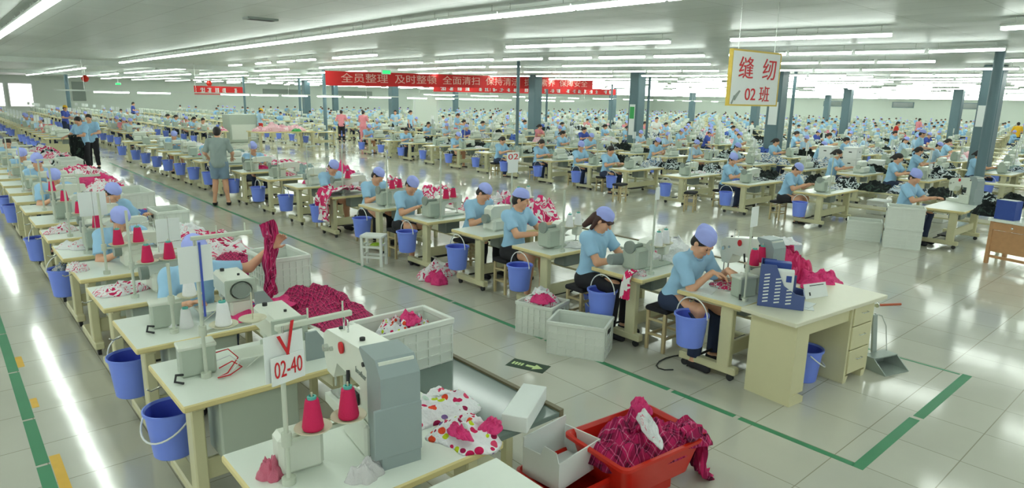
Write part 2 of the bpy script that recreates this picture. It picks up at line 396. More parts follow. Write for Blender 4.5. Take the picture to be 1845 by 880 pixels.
def make_servo_machine():
    """boxy machine whose handwheel end faces away from the operator"""
    r = empty('handwheel_sewing_machine')
    m = MB(); m.box(-.13, .13, -.3, .28, .2, .42, 0, .03); m.box(-.1, .1, -.3, -.05, 0, .2, 0, .02); m.box(-.09, .09, .14, .27, .1, .2, 0, .02); m.build('arm', 'mach', r)
    m = MB(); m.box(-.14, .14, -.315, -.298, .19, .43, 0, .012); m.build('end_plate', 'machg', r)
    m = MB(); m.lathe([(.0, .02), (.075, .02), (.085, .03), (.085, .0), (.1, .0)], 24, 0, tf=Matrix.Translation((0, -.315, .31)) @ Matrix.Rotation(PI/2, 4, 'X')); m.build('handwheel', 'grey', r)
    m = MB(); m.box(-.09, .09, -.1, .28, 0, .06, 0, .01); m.build('bed', 'machg', r)
    m = MB(); m.tube([(0, .21, .05), (0, .21, .1)], .008, 8, 0); m.box(-.04, .04, .17, .27, .06, .07, 0); m.build('needle_bar', 'steel', r)
    m = MB(); m.tube([(-.06, .16, .42), (-.06, .16, .45)], .02, 10, 0); m.tube([(.03, -.1, .42), (.03, -.1, .44)], .012, 10, 0); m.build('knob', 'dark', r)
    b = MB().prism([(.11, 0), (.36, 0), (.2, .27), (.11, .27)], 'y', -.34, -.318).build('belt_guard', 'coverg', r); fixn(b.data)
    m = MB(); m.box(-.36, -.1, -.24, .0, .1, .112, 0, .003); m.tube([(-.32, -.2, 0), (-.2, -.2, .1)], .006, 6); m.build('cloth_plate', 'mach', r)
    return r
def make_machine_simple(kind=0):
    m = MB(); m.box(-.26, .26, -.09, .09, 0, .03, 1)
    if kind == 0:
        m.box(-.36, -.16, -.1, .1, .03, .24, 1, .02); m.box(-.16, .25, -.055, .055, .19, .3, 0, .02); m.box(.16, .25, -.05, .05, .1, .2, 0); m.tube([(.205, 0, .03), (.205, 0, .1)], .008, 6, 2); m.tube([(-.38, 0, .25), (-.35, 0, .25)], .065, 12, 1)
    else:
        m.box(-.2, .2, -.14, .13, .03, .17, 0, .02); m.box(-.2, .18, -.07, .07, .17, .32, 0, .03); m.box(-.12, .18, .13, .15, .03, .14, 2); m.tube([(-.24, 0, .17), (-.2, 0, .17)], .06, 12, 1)
    return m.build('sewing_machine', ['mach', 'machg', 'steel'])
def make_stand(h=.62, arms=2, top=.3, trayz=.22, traymat='tray'):
    """thread stand clamped to the table; origin on the tabletop; arms reach to +X"""
    r = empty('thread_stand')
    m = MB(); m.tube([(0, 0, 0), (0, 0, h)], .011, 8, 0); m.build('pole', 'pole', r)
    MB().tube([(0, 0, .0), (0, 0, .03)], .03, 12, 0).build('base', 'pole', r); MB().tube([(0, 0, trayz-.04), (0, 0, trayz+.02)], .022, 10, 0).build('clamp', 'pole', r)
    if top:
        m = MB(); m.box(-.02, top, -.012, .012, h-.012, h+.012, 0, .003)
        for k in range(arms): m.tube([(.12+.16*k, 0, h+.01), (.12+.16*k, 0, h+.06)], .004, 6, 0)
        m.build('top_bar', 'pole', r)
    m = MB(); m.box(-.01, .12+.16*(arms-1), -.009, .009, trayz-.03, trayz-.012, 0); m.build('spool_bar', 'pole', r)
    for k in range(arms):
        x = .12+.17*k
        m = MB(); m.lathe([(0, -.012), (.05, -.012), (.082, .006), (.08, .01), (.05, -.004), (0, -.004)], 24, 0, (x, 0, trayz)); m.tube([(x, 0, trayz), (x, 0, trayz+.17)], .004, 6, 0); m.build('spool_tray', traymat, r)
    return r
def make_cone(c='pinkcone', core='teal'):
    r = empty('thread_cone')
    m = MB(); m.lathe([(0, 0), (.045, 0), (.047, .01), (.03, .13), (.026, .138), (0, .138)], 20, 0); m.build('thread', c, r)
    m = MB(); m.lathe([(.02, .13), (.02, .15), (.012, .152), (.012, .14)], 14, 0); m.build('core', core, r)
    return r
def make_cone_simple(c='pinkcone'):
    return MB().lathe([(0, 0), (.045, 0), (.047, .01), (.028, .14), (0, .145)], 12, 0).build('thread_cone', c)
def make_bucket(handle='up', inside='bluedk'):
    r = empty('bucket')
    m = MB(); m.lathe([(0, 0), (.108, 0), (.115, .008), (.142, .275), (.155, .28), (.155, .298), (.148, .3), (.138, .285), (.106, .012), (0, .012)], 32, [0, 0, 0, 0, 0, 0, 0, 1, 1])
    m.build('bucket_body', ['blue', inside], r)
    pts = []
    for k in range(17):
        a = PI*k/16; y = .158*math.cos(a); q = math.sin(a)
        pts.append((0, y, .275+.17*q) if handle == 'up' else (-.155*q*1.04-.01, y, .275-.13*q))
    m = MB(); m.tube(pts, .006, 6, 0); m.build('handle', 'white', r)
    return r
def make_bucket_simple():
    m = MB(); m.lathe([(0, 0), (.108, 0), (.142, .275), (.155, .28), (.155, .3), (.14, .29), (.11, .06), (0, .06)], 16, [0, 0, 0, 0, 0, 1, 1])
    m.tube([(0, .158*math.cos(PI*k/8), .275+.17*math.sin(PI*k/8)) for k in range(9)], .006, 4, 2)
    return m.build('bucket', ['blue', 'bluedk', 'white'])
def make_stool(h=.45, seat='black'):
    r = empty('stool')
    m = MB(); m.box(-.17, .17, -.13, .13, h-.05, h, 0, .015); m.build('seat', seat, r)
    for x in (-1, 1):
        for y in (-1, 1):
            m = MB(); m.box(-.016, .016, -.016, .016, 0, h-.05, 0, .003); m.build('leg', 'stoolw', r, (x*.14, y*.1, 0))
    m = MB()
    for z in (.14, .29):
        for y in (-.1, .1): m.box(-.124, .124, y-.01, y+.01, z-.012, z+.012, 0)
        for x in (-.14, .14): m.box(x-.01, x+.01, -.084, .084, z+.012, z+.034, 0)
    m.build('rungs', 'stoolw', r)
    return r
def crate_wall(m, p0, p1, h, nx, nz, t=.006, solid=True):
    """a ribbed crate side from p0 to p1: thin panel, ribs outside"""
    d = Vector((p1[0]-p0[0], p1[1]-p0[1], 0)); L = d.length; d.normalize(); n = Vector((d.y, -d.x, 0))
    T = Matrix(((d.x, n.x, 0, p0[0]), (d.y, n.y, 0, p0[1]), (0, 0, 1, 0), (0, 0, 0, 1)))
    if solid: m.box(0, L, -t, 0, 0.0005, h-.004, 0, tf=T)
    for k in range(nx+1): x = L*k/nx; m.box(max(0, x-.006), min(L, x+.006), 0, .009, 0, h-.03, 0, tf=T)
    for k in range(nz+1): z = .001+(h-.05)*k/nz; m.box(.001, L-.001, .0005, .0075, z, z+.012, 0, tf=T)
    m.box(-.008, L+.008, -t-.004, .016, h-.034, h+.002, 0, .004, tf=T)
def make_crate(lx=.55, ly=.38, h=.33, m_='crate', nx=6, nz=4, handle=True):
    r = empty('storage_crate')
    m = MB(); a, b = lx/2, ly/2
    c = [(-a, -b), (a, -b), (a, b), (-a, b)]
    for k in range(4): crate_wall(m, c[k], c[(k+1) % 4], h, nx if k % 2 == 0 else max(2, round(nx*ly/lx)), nz)
    m.build('side_wall', m_, r)
    m = MB(); m.box(-a, a, -b, b, 0, .012, 0); m.build('bottom', m_, r)
    if handle:
        for x in (-1, 1):
            m = MB(); m.box(x*(a+.011)-.003, x*(a+.011)+.003, -.05, .05, h-.1, h-.06, 0, .002); m.build('hand_hole', 'dark', r)
    return r
def make_basket(lx=.6, ly=.42, h=.25):
    """tapered red basket with a wide rolled rim and a slotted rim end"""
    r = empty('laundry_basket'); m = MB()
    def ring(sx, sy, z, rad=.05, n=6):
        out = []
        for cx, cy, a0 in ((1, 1, 0), (-1, 1, PI/2), (-1, -1, PI), (1, -1, 3*PI/2)):
            for k in range(n+1):
                a = a0+PI/2*k/n; out.append((cx*(sx-rad)+rad*math.cos(a), cy*(sy-rad)+rad*math.sin(a), z))
        return out
    R = [ring(lx*.38, ly*.38, 0), ring(lx*.38, ly*.38, 0.001), ring(lx*.46, ly*.46, h-.02), ring(lx*.5, ly*.5, h-.01), ring(lx*.5+.005, ly*.5+.005, h-.02), ring(lx*.5+.005, ly*.5+.005, h), ring(lx*.48, ly*.48, h+.006), ring(lx*.45, ly*.45, h-.015), ring(lx*.37, ly*.37, .012)]
    n = len(R[0])
    for i in range(1, len(R)-1): m.add(R[i]+R[i+1], [(k, (k+1) % n, n+(k+1) % n, n+k) for k in range(n)], 0, True)
    m.add(R[0], [tuple(range(n))[::-1]], 0); m.add(R[-1], [tuple(range(n))], 0)
    m.build('basket_body', 'redpl', r)
    m = MB()
    for k in range(5):
        for q in (0, 1): m.box(lx*.476, lx*.49, -.06+.027*k, -.045+.027*k, h-.06+.022*q, h-.046+.022*q, 0)
    m.build('slots', 'paper', r)
    return r

# ------------------------------------------------------------------ cloth
def garment_mesh(seed, rx, ry, h, mats, rings=26, seg=52, hang=0):
    rng = np.random.RandomState(seed)
    t = np.linspace(0, 1, rings)[1:]; a = np.arange(seg)*2*np.pi/seg
    T, A = np.meshgrid(t, a, indexing='ij')
    edge = 1+.16*np.sin(2*A+rng.rand()*6)+.1*np.sin(3*A+rng.rand()*6)+.07*np.sin(5*A+rng.rand()*6)+.05*np.sin(9*A+rng.rand()*6)
    X = T*edge*np.cos(A); Y = T*edge*np.sin(A)
    z = np.clip(1-T**2.4, 0, 1)**.75
    fold = 0
    for k in range(9):
        th = rng.rand()*np.pi; fr = 2.2+rng.rand()*5.5; ph = rng.rand()*6
        wx = X+.16*np.sin(3.1*Y+rng.rand()*6); wy = Y+.16*np.sin(2.7*X+rng.rand()*6)
        fold = fold+(1-np.abs(np.sin(fr*(wx*np.cos(th)+wy*np.sin(th))+ph)))**1.6*(.9/(.6+.18*fr))
    fold = fold/3.2
    Z = h*(z*(.62+.55*(fold-.55))+.10*(fold-.5)*(T < .99))
    Z = np.maximum(Z, .006+.012*fold)*(1-.5*(T > .985))
    Zc = float(Z[0].mean())
    dx = .06*np.sin(7*Z/h+4*A); X = (X+dx*z)*rx; Y = (Y+.06*np.cos(6*Z/h+3*A)*z)*ry
    vs = [(0, 0, Zc)]+[(float(X[i, j]), float(Y[i, j]), float(Z[i, j])) for i in range(rings-1) for j in range(seg)]
    base = len(vs)
    vs += [(float(X[-1, j])*.97, float(Y[-1, j])*.97, 0) for j in range(seg)]
    fs = [(0, 1+j, 1+(j+1) % seg) for j in range(seg)]
    for i in range(rings-2): fs += [(1+i*seg+j, 1+(i+1)*seg+j, 1+(i+1)*seg+(j+1) % seg, 1+i*seg+(j+1) % seg) for j in range(seg)]
    o = 1+(rings-2)*seg
    fs += [(o+j, base+j, base+(j+1) % seg, o+(j+1) % seg) for j in range(seg)]+[tuple(base+j for j in range(seg))[::-1]]
    me = bpy.data.meshes.new('garment'); me.from_pydata(vs, [], fs)
    for m in mats: me.materials.append(MATS[m] if m in MATS else M[m])
    me.polygons.foreach_set('use_smooth', [True]*len(me.polygons)); me.update()
    return me
GCACHE = {}
def garment(seed, size, m, loc, label, group=None, rz=0, name='garment', tilt=(0, 0)):
    k = (seed, m)
    if k not in GCACHE: GCACHE[k] = garment_mesh(seed, .5, .5, .5, [m], *((26, 52) if size[0] > .2 or m in ('clear', 'pinkbag', 'c_dots', 'c_hotpink') else (18, 36)))
    o = obj(name, GCACHE[k], None, loc, rz); o.scale = (size[0]*2, size[1]*2, size[2]*2); o.rotation_euler = (tilt[0], tilt[1], rz)
    return tag(o, label, 'clothing', group)
def drape_mesh(path, width, m, seed=1, nu=24, amp=.02, axis=(0, 1, 0)):
    """a cloth strip following path (list of xyz) with its width along axis"""
    rng = np.random.RandomState(seed); P = np.array(path, float)
    d = np.r_[0, np.cumsum(np.linalg.norm(np.diff(P, axis=0), axis=1))]; s = np.linspace(0, d[-1], 26)
    C = np.stack([np.interp(s, d, P[:, k]) for k in range(3)], 1); ax = np.array(axis, float)
    tan = np.gradient(C, axis=0); nrm = np.cross(ax, tan); nrm /= np.linalg.norm(nrm, axis=1)[:, None]+1e-9
    vs = []
    ph = rng.rand(4)*6
    for side in (0, 1):
        for i in range(26):
            ww = width*(1+.1*math.sin(5*s[i]/d[-1]+ph[0]))
            for j in range(nu):
                u = j/(nu-1)-.5
                f = amp*(math.sin(u*23+ph[1]+2*s[i])+.6*math.sin(u*41+ph[2]+s[i]*9)+.4*math.sin(s[i]*30+ph[3]+u*8))
                p = C[i]+ax*u*ww+nrm[i]*(f+amp*1.5-(.006 if side else 0)); vs.append(tuple(p))
    n = 26*nu; fs = []
    for i in range(25):
        for j in range(nu-1):
            q = (i*nu+j, i*nu+j+1, (i+1)*nu+j+1, (i+1)*nu+j); fs.append(q); fs.append(tuple(n+v for v in q[::-1]))
    me = bpy.data.meshes.new('garment'); me.from_pydata(vs, [], fs); me.materials.append(MATS[m])
    me.polygons.foreach_set('use_smooth', [True]*len(me.polygons)); me.update(); return me

# ------------------------------------------------------------------ people: one smooth body surface per person
class Field:
    def __init__(s, lo, hi, res):
        s.lo = np.array(lo, float); s.res = res; s.n = np.ceil((np.array(hi)-s.lo)/res).astype(int)+1
        s.F = np.full(s.n, .5, np.float32)
    def _win(s, a, b):
        i0 = np.clip(np.floor((a-s.lo)/s.res).astype(int), 0, s.n-1); i1 = np.clip(np.ceil((b-s.lo)/s.res).astype(int)+1, 1, s.n)
        if np.any(i1 <= i0): return None
        sl = tuple(slice(i0[k], i1[k]) for k in range(3))
        g = [(s.lo[k]+s.res*np.arange(i0[k], i1[k])).astype(np.float32) for k in range(3)]
        return sl, g[0][:, None, None], g[1][None, :, None], g[2][None, None, :]
    def _mix(s, sl, d, k):
        a = s.F[sl]
        if k > 0:
            h = np.clip(.5+.5*(a-d)/k, 0, 1); s.F[sl] = a*(1-h)+d*h-k*h*(1-h)
        else: s.F[sl] = np.minimum(a, d)
    def cap(s, p0, p1, r0, r1=None, k=.03, flat=False, off=0):
        r1 = r0 if r1 is None else r1; r0 += off; r1 += off
        p0 = np.array(p0, float); p1 = np.array(p1, float); m = max(r0, r1)+k+3*s.res
        W = s._win(np.minimum(p0, p1)-m, np.maximum(p0, p1)+m)
        if W is None: return s
        sl, x, y, z = W; d = p1-p0; L2 = float(d@d)+1e-9
        t = ((x-p0[0])*d[0]+(y-p0[1])*d[1]+(z-p0[2])*d[2])/L2; tc = np.clip(t, 0, 1)
        q = np.sqrt((x-p0[0]-tc*d[0])**2+(y-p0[1]-tc*d[1])**2+(z-p0[2]-tc*d[2])**2)-(r0+(r1-r0)*tc)
        if flat: q = np.maximum(q, (t-1)*math.sqrt(L2))
        s._mix(sl, q, k); return s
    def ell(s, c, r, R=None, k=.03, off=0):
        c = np.array(c, float); r = np.array(r, float)+off; m = r.max()+k+3*s.res
        W = s._win(c-m, c+m)
        if W is None: return s
        sl, x, y, z = W; x = x-c[0]; y = y-c[1]; z = z-c[2]
        if R is not None:
            R = np.array(R); x, y, z = (R[0, 0]*x+R[1, 0]*y+R[2, 0]*z, R[0, 1]*x+R[1, 1]*y+R[2, 1]*z, R[0, 2]*x+R[1, 2]*y+R[2, 2]*z)
        k0 = np.sqrt((x/r[0])**2+(y/r[1])**2+(z/r[2])**2); k1 = np.sqrt((x/r[0]**2)**2+(y/r[1]**2)**2+(z/r[2]**2)**2)+1e-6
        s._mix(sl, k0*(k0-1)/k1, k); return s
    def cut(s, p, n):
        """remove everything on the +n side of the plane through p"""
        g = [(s.lo[k]+s.res*np.arange(s.n[k])).astype(np.float32) for k in range(3)]
        s.F = np.maximum(s.F, (g[0][:, None, None]-p[0])*n[0]+(g[1][None, :, None]-p[1])*n[1]+(g[2][None, None, :]-p[2])*n[2]); return s
    def hole(s, c, r):
        g = [(s.lo[k]+s.res*np.arange(s.n[k])).astype(np.float32) for k in range(3)]
        q = np.sqrt((g[0][:, None, None]-c[0])**2+(g[1][None, :, None]-c[1])**2+(g[2][None, None, :]-c[2])**2)-r
        s.F = np.maximum(s.F, -q); return s
    def wrinkle(s, a, f):
        g = [(s.lo[k]+s.res*np.arange(s.n[k])).astype(np.float32) for k in range(3)]
        x, y, z = g[0][:, None, None], g[1][None, :, None], g[2][None, None, :]
        s.F = s.F+a*(np.sin(f*z+3*np.sin(f*.4*x)+4*y)*np.sin(f*.6*x+f*.5*y+2*z)); return s
    def mesh(s, name, m):
        F = s.F; F[0] = F[-1] = .5; F[:, 0] = F[:, -1] = .5; F[:, :, 0] = F[:, :, -1] = .5
        n = F.shape; ins = F < 0
        c = [ins[i:n[0]-1+i, j:n[1]-1+j, k:n[2]-1+k] for i in (0, 1) for j in (0, 1) for k in (0, 1)]
        tot = sum(q.astype(np.int8) for q in c); act = (tot > 0) & (tot < 8)
        idx = -np.ones(act.shape, np.int64); A = np.argwhere(act); idx[act] = np.arange(len(A))
        acc = np.zeros((len(A), 3)); cnt = np.zeros(len(A))
        cor = [(i, j, k) for i in (0, 1) for j in (0, 1) for k in (0, 1)]
        for a in range(8):
            for b in range(a+1, 8):
                dd = np.abs(np.array(cor[a])-np.array(cor[b]))
                if dd.sum() != 1: continue
                fa = F[tuple((A+cor[a]).T)]; fb = F[tuple((A+cor[b]).T)]; x = (fa < 0) != (fb < 0)
                t = np.where(x, fa/np.where(x, fa-fb, 1), 0)[:, None]
                acc += np.where(x[:, None], np.array(cor[a])*(1-t)+np.array(cor[b])*t, 0); cnt += x
        V = (A+acc/np.maximum(cnt, 1)[:, None])*s.res+s.lo
        faces = []
        for ax in range(3):
            o1, o2 = (ax+1) % 3, (ax+2) % 3
            sl0 = [slice(None)]*3; sl1 = [slice(None)]*3; sl0[ax] = slice(0, -1); sl1[ax] = slice(1, None)
            a = ins[tuple(sl0)]; b = ins[tuple(sl1)]
            E = np.argwhere(a != b); fl = a[tuple(E.T)]
            ok = (E[:, o1] > 0) & (E[:, o2] > 0); E = E[ok]; fl = fl[ok]
            u = np.zeros(3, int); u[o1] = 1; v = np.zeros(3, int); v[o2] = 1
            q = np.stack([idx[tuple(np.minimum(E-d, np.array(idx.shape)-1).T)] for d in (0*u, u, u+v, v)], 1)
            q[~fl] = q[~fl][:, ::-1]; faces.append(q)
        Q = np.concatenate(faces); Q = Q[(Q >= 0).all(1)]
        me = bpy.data.meshes.new(name); me.vertices.add(len(V)); me.vertices.foreach_set('co', V.ravel())
        me.loops.add(len(Q)*4); me.loops.foreach_set('vertex_index', Q.ravel().astype(np.int32))
        me.polygons.add(len(Q)); me.polygons.foreach_set('loop_start', np.arange(0, len(Q)*4, 4, dtype=np.int32))
        me.polygons.foreach_set('use_smooth', np.ones(len(Q), bool)); me.update(calc_edges=True)
        me.materials.append(M[m]); return me
def nv(v): v = np.array(v, float); return v/np.linalg.norm(v)
def elbow(S, Wp, hint, u=.275, f=.245):
    S = np.array(S); Wp = np.array(Wp); d = Wp-S; L = min(np.linalg.norm(d), (u+f)*.995); d = nv(d)
    a = (u*u-f*f+L*L)/(2*L); h = math.sqrt(max(0, u*u-a*a)); p = nv(np.array(hint)-d*np.dot(hint, d))
    return S+d*a+p*h, S+d*L
def hand(Fd, Wp, d, n, side, rr=.0092, curl=.5, k=.008, simple=False):
    d = nv(d); n = nv(np.array(n)-d*np.dot(n, d)); s = np.cross(d, n)*side
    R = np.stack([s, d, n], 1)
    Fd.ell(Wp+d*.05, (.04, .052, .017), R, k=.015)
    if simple: Fd.cap(Wp+d*.08, Wp+d*.15+n*.03, .028, .018, k=.02); return
    for q, (o, L) in enumerate(((.03, .068), (.010, .078), (-.010, .073), (-.029, .058))):
        b = Wp+d*.088+s*o*.95; c1 = curl*(.8+.1*q); c2 = curl*1.7+.1
        p1 = b+(d*math.cos(c1)+n*math.sin(c1)+s*o*1.5)*L*.55; p2 = p1+(d*math.cos(c1+c2*.7)+n*math.sin(c1+c2*.7))*L*.5
        Fd.cap(b-d*.012, p1, rr, rr*.93, k=k); Fd.cap(p1, p2, rr*.93, rr*.8, k=.004)
    t0 = Wp+d*.025+s*.028; t1 = t0+s*.03+d*.03+n*.012; t2 = t1+s*.006+d*.03+n*.012
    Fd.cap(t0, t1, rr*1.35, rr*1.15, k=.012); Fd.cap(t1, t2, rr*1.12, rr*.9, k=.004)
def person(P):
    """P: dict of pose values, metres, facing -Y, feet on z=0; returns the person mesh with hair and clothing children"""
    res = P.get('res', .008); cres = P.get('cres', .012)
    stand = P.get('stand', False)
    lean = P.get('lean', .2); hz = .93 if stand else P.get('seat', .45)+.09
    tw = P.get('twist', 0)
    hip = np.array((0, 0, hz)); up = nv((P.get('sway', 0), -lean, 1)); chest = hip+up*.33; neck = hip+up*.5
    ct, st = math.cos(tw), math.sin(tw); lat = np.array((ct, st, 0)); fwd = nv(np.cross(up, lat)); fwd = fwd if fwd[1] < 0 else -fwd
    hd = P.get('head_pitch', .6); hy = P.get('head_yaw', 0); hr = P.get('head_roll', 0)
    R = np.array(Euler((hd, hr, hy)).to_matrix())
    hc = neck+np.array((0, 0, .07))+R@np.array((0, -.02, .09))
    SH = [chest+up*.13+lat*.17*s_ for s_ in (-1, 1)]
    WR = [np.array(P['rh']), np.array(P['lh'])]
    hint = [P.get('rhint', (-.6, .3, -1)), P.get('lhint', (.6, .3, -1))]
    EL = []
    for i in (0, 1):
        e, w_ = elbow(SH[i], WR[i], hint[i]); EL.append(e); WR[i] = w_
    HP = [hip+np.array((s_*.09, 0, -.01)) for s_ in (-1, 1)]
    if stand:
        KN = [np.array((s_*.1, -.02, .5)) for s_ in (-1, 1)]; AN = [np.array((s_*P.get('stance', .11), .02, .085)) for s_ in (-1, 1)]
    else:
        kx = P.get('knees', .13); KN = [np.array((s_*kx, -.41, hz-.0)) for s_ in (-1, 1)]; AN = [np.array((s_*(kx+.01), -.38+P.get('feet', 0), .085)) for s_ in (-1, 1)]
    allp = np.array([hip, neck, hc+(0, 0, .17), hc-(0, .17, 0)]+SH+EL+WR+KN+AN+[w+(0, -.17, 0) for w in WR]+[w+(.17, 0, 0) for w in WR])
    lo = allp.min(0)-.2; hi = allp.max(0)+.2; lo[2] = -.02
    def torso(f, off=0):
        T = np.stack([lat, -fwd, up], 1)
        f.ell(hip+up*.02, (.165, .115, .12), T, .05, off); f.ell(hip+up*.18, (.135, .1, .16), T, .06, off)
        f.ell(chest+up*.02, (.155, .105, .16), T, .06, off); f.cap(SH[0], SH[1], .058, .058, .05, off=off)
    def head(f, off=0, face=True):
        H = lambda v: hc+R@np.array(v)
        f.ell(H((0, .012, .03)), (.076, .094, .085), R, .02, off)
        f.ell(H((0, -.028, -.045)), (.056, .06, .064), R, .03, off)
        if face:
            f.cap(H((0, -.086, .012)), H((0, -.106, -.02)), .009, .014, .012); f.ell(H((0, -.066, -.092)), (.022, .02, .018), R, .02)
            for s_ in (-1, 1):
                f.ell(H((s_*.077, .012, -.01)), (.011, .022, .032), R, .006); f.ell(H((s_*.045, -.062, -.02)), (.024, .022, .022), R, .02)
            f.cap(H((-.03, -.08, .03)), H((.03, -.08, .03)), .013, .013, .015); f.cap(H((-.018, -.082, -.058)), H((.018, -.082, -.058)), .009, .009, .01)
    f = Field(lo, hi, res); torso(f)
    f.cap(neck-up*.03, hc+R@np.array((0, .02, -.06)), .056, .052, .04); head(f)
    for i, s_ in ((0, -1), (1, 1)):
        f.cap(SH[i], EL[i], .05, .04, .03); f.cap(EL[i], WR[i], .041, .027, .02)
        hdv = P.get(('rdir', 'ldir')[i], nv(WR[i]-EL[i])); hand(f, WR[i], hdv, P.get(('rn', 'ln')[i], (0, -.2, -1)), s_, simple=res > .013, curl=P.get('curl', .45))
        f.cap(HP[i], KN[i], .085, .058, .05); f.cap(KN[i], AN[i], .056, .038, .03); f.ell(KN[i]*.7+AN[i]*.3+np.array((0, .02, 0)), (.05, .055, .1), None, .04)
        f.cap(AN[i]-(0, 0, .03), AN[i]+np.array((0, -.15, -.052)), .038, .03, .02); f.cap(AN[i]-(0, -.03, .03), AN[i]-(0, 0, .04), .035, .035, .02)
    root = obj('person', f.mesh('person', 'skin'))
    # shirt
    f = Field(lo, hi, cres); torso(f, .016); f.cap(hip+up*.02, chest, .15, .15, .05) if P.get('loose') else None
    if stand: f.ell(hip-up*.04, (.175, .13, .1), None, .05)
    for i in (0, 1):
        q = P.get('sleeve', .75); e = SH[i]+(EL[i]-SH[i])*q; f.cap(SH[i], e, .068, .066, .03, flat=True)
    f.cap(neck-up*.06, neck+up*.0, .085, .066, .03)
    f.hole(neck+up*.045+fwd*.045, .068); f.cut(hip-np.array((0, 0, .1 if stand else .07)), (0, 0, -1)); f.wrinkle(.0045, 42)
    obj('shirt', f.mesh('shirt', P.get('shirt', 'shirt')), root)
    # collar
    if res < .01:
        f = Field(neck-.16, neck+.16, .008); f.cap(neck-up*.02, neck+up*.035, .084, .074, .02, flat=True); f.hole(neck+up*.03+fwd*.012, .066); f.cut(neck-up*.015, -up)
        obj('collar', f.mesh('collar', P.get('shirt', 'shirt')), root)
    # trousers
    f = Field(lo, hi, cres); f.ell(hip+(0, 0, -.005), (.172, .128, .115), None, .05)
    for i in (0, 1):
        lg = P.get('leg', 1)
        if lg >= 1: f.cap(HP[i], KN[i], .1, .076, .05); f.cap(KN[i], AN[i]+np.array((0, 0, .03)), .074, .06, .03, flat=True)
        else: f.cap(HP[i], HP[i]+(KN[i]-HP[i])*lg, .103, .094, .05, flat=True)
    f.cut(hip+up*.1, up); f.wrinkle(.004, 34)
    obj('trousers' if P.get('leg', 1) >= 1 else 'shorts', f.mesh('trousers', P.get('trousers', 'navy')), root)
    f = Field(lo, hi, cres)
    for i in (0, 1): f.cap(AN[i]-(0, 0, .035), AN[i]+np.array((0, -.155, -.05)), .044, .036, .02); f.cap(AN[i]-(0, -.03, .04), AN[i]-(0, 0, .045), .042, .042, .02)
    f.cut((0, 0, .075), (0, 0, 1))
    obj('shoes', f.mesh('shoes', 'black'), root)
    # hair and cap
    H = lambda v: hc+R@np.array(v)
    f = Field(hc-.3, hc+.25, res if res < .01 else cres); f.ell(H((0, .018, .034)), (.085, .1, .09), R, .02); f.ell(H((0, .05, -.03)), (.07, .06, .07), R, .02)
    f.cut(H((0, -.045, .02)), R@nv((0, -1, -.9))); f.cut(H((0, -.02, -.08)), R@nv((0, -.9, -1)))
    if P.get('hair') == 'long':
        f.cap(H((-.02, .09, -.02)), H((-.04, .12, -.16)), .05, .03, .03); f.cap(H((-.07, .04, 0)), H((-.085, .035, -.12)), .025, .02, .02)
        f.cap(H((-.05, -.075, .03)), H((.05, -.08, .028)), .02, .02, .02)
    elif P.get('hair') == 'tail': f.cap(H((0, .1, .03)), H((0, .16, -.1)), .04, .02, .03)
    obj('hair', f.mesh('hair', P.get('haircol', 'hair')), root)
    if P.get('cap', True):
        f = Field(hc-.25, hc+.25, .009 if res < .01 else cres); f.ell(H((0, .02, .05)), (.09, .106, .095), R, .02)
        if P.get('cap') == 'puff': f.ell(H((0, .03, .09)), (.085, .1, .075), R, .03); f.ell(H((0, .1, .1)), (.05, .045, .04), R, .02)
        else: f.ell(H((0, .11, -.005)), (.03, .03, .028), R, .02)
        f.cut(H((0, -.02, .035)), R@nv((0, -.18, -1))); f.wrinkle(.003, 60)
        obj('cap', f.mesh('cap', P.get('capcol', 'cap')), root)
    if P.get('face'):
        for s_ in (-1, 1):
            m = MB(); m.lathe([(0, -.004), (.006, -.002), (.008, 0), (.006, .002), (0, .004)], 10, 0); o = m.build('eye', 'hair', root); o.location = H((s_*.03, -.083, .008)); o.rotation_euler = Euler((hd+PI/2, hr, hy))
            m = MB(); m.tube([H((s_*.018, -.092, .03)), H((s_*.045, -.08, .032))], .004, 6, 0); m.build('eyebrow', 'hair', root)
        m = MB(); m.tube([H((-.02, -.088, -.058)), H((0, -.094, -.056)), H((.02, -.088, -.058))], [.003, .006, .003], 8, 0); m.build('mouth', 'pinksh', root)
    return root

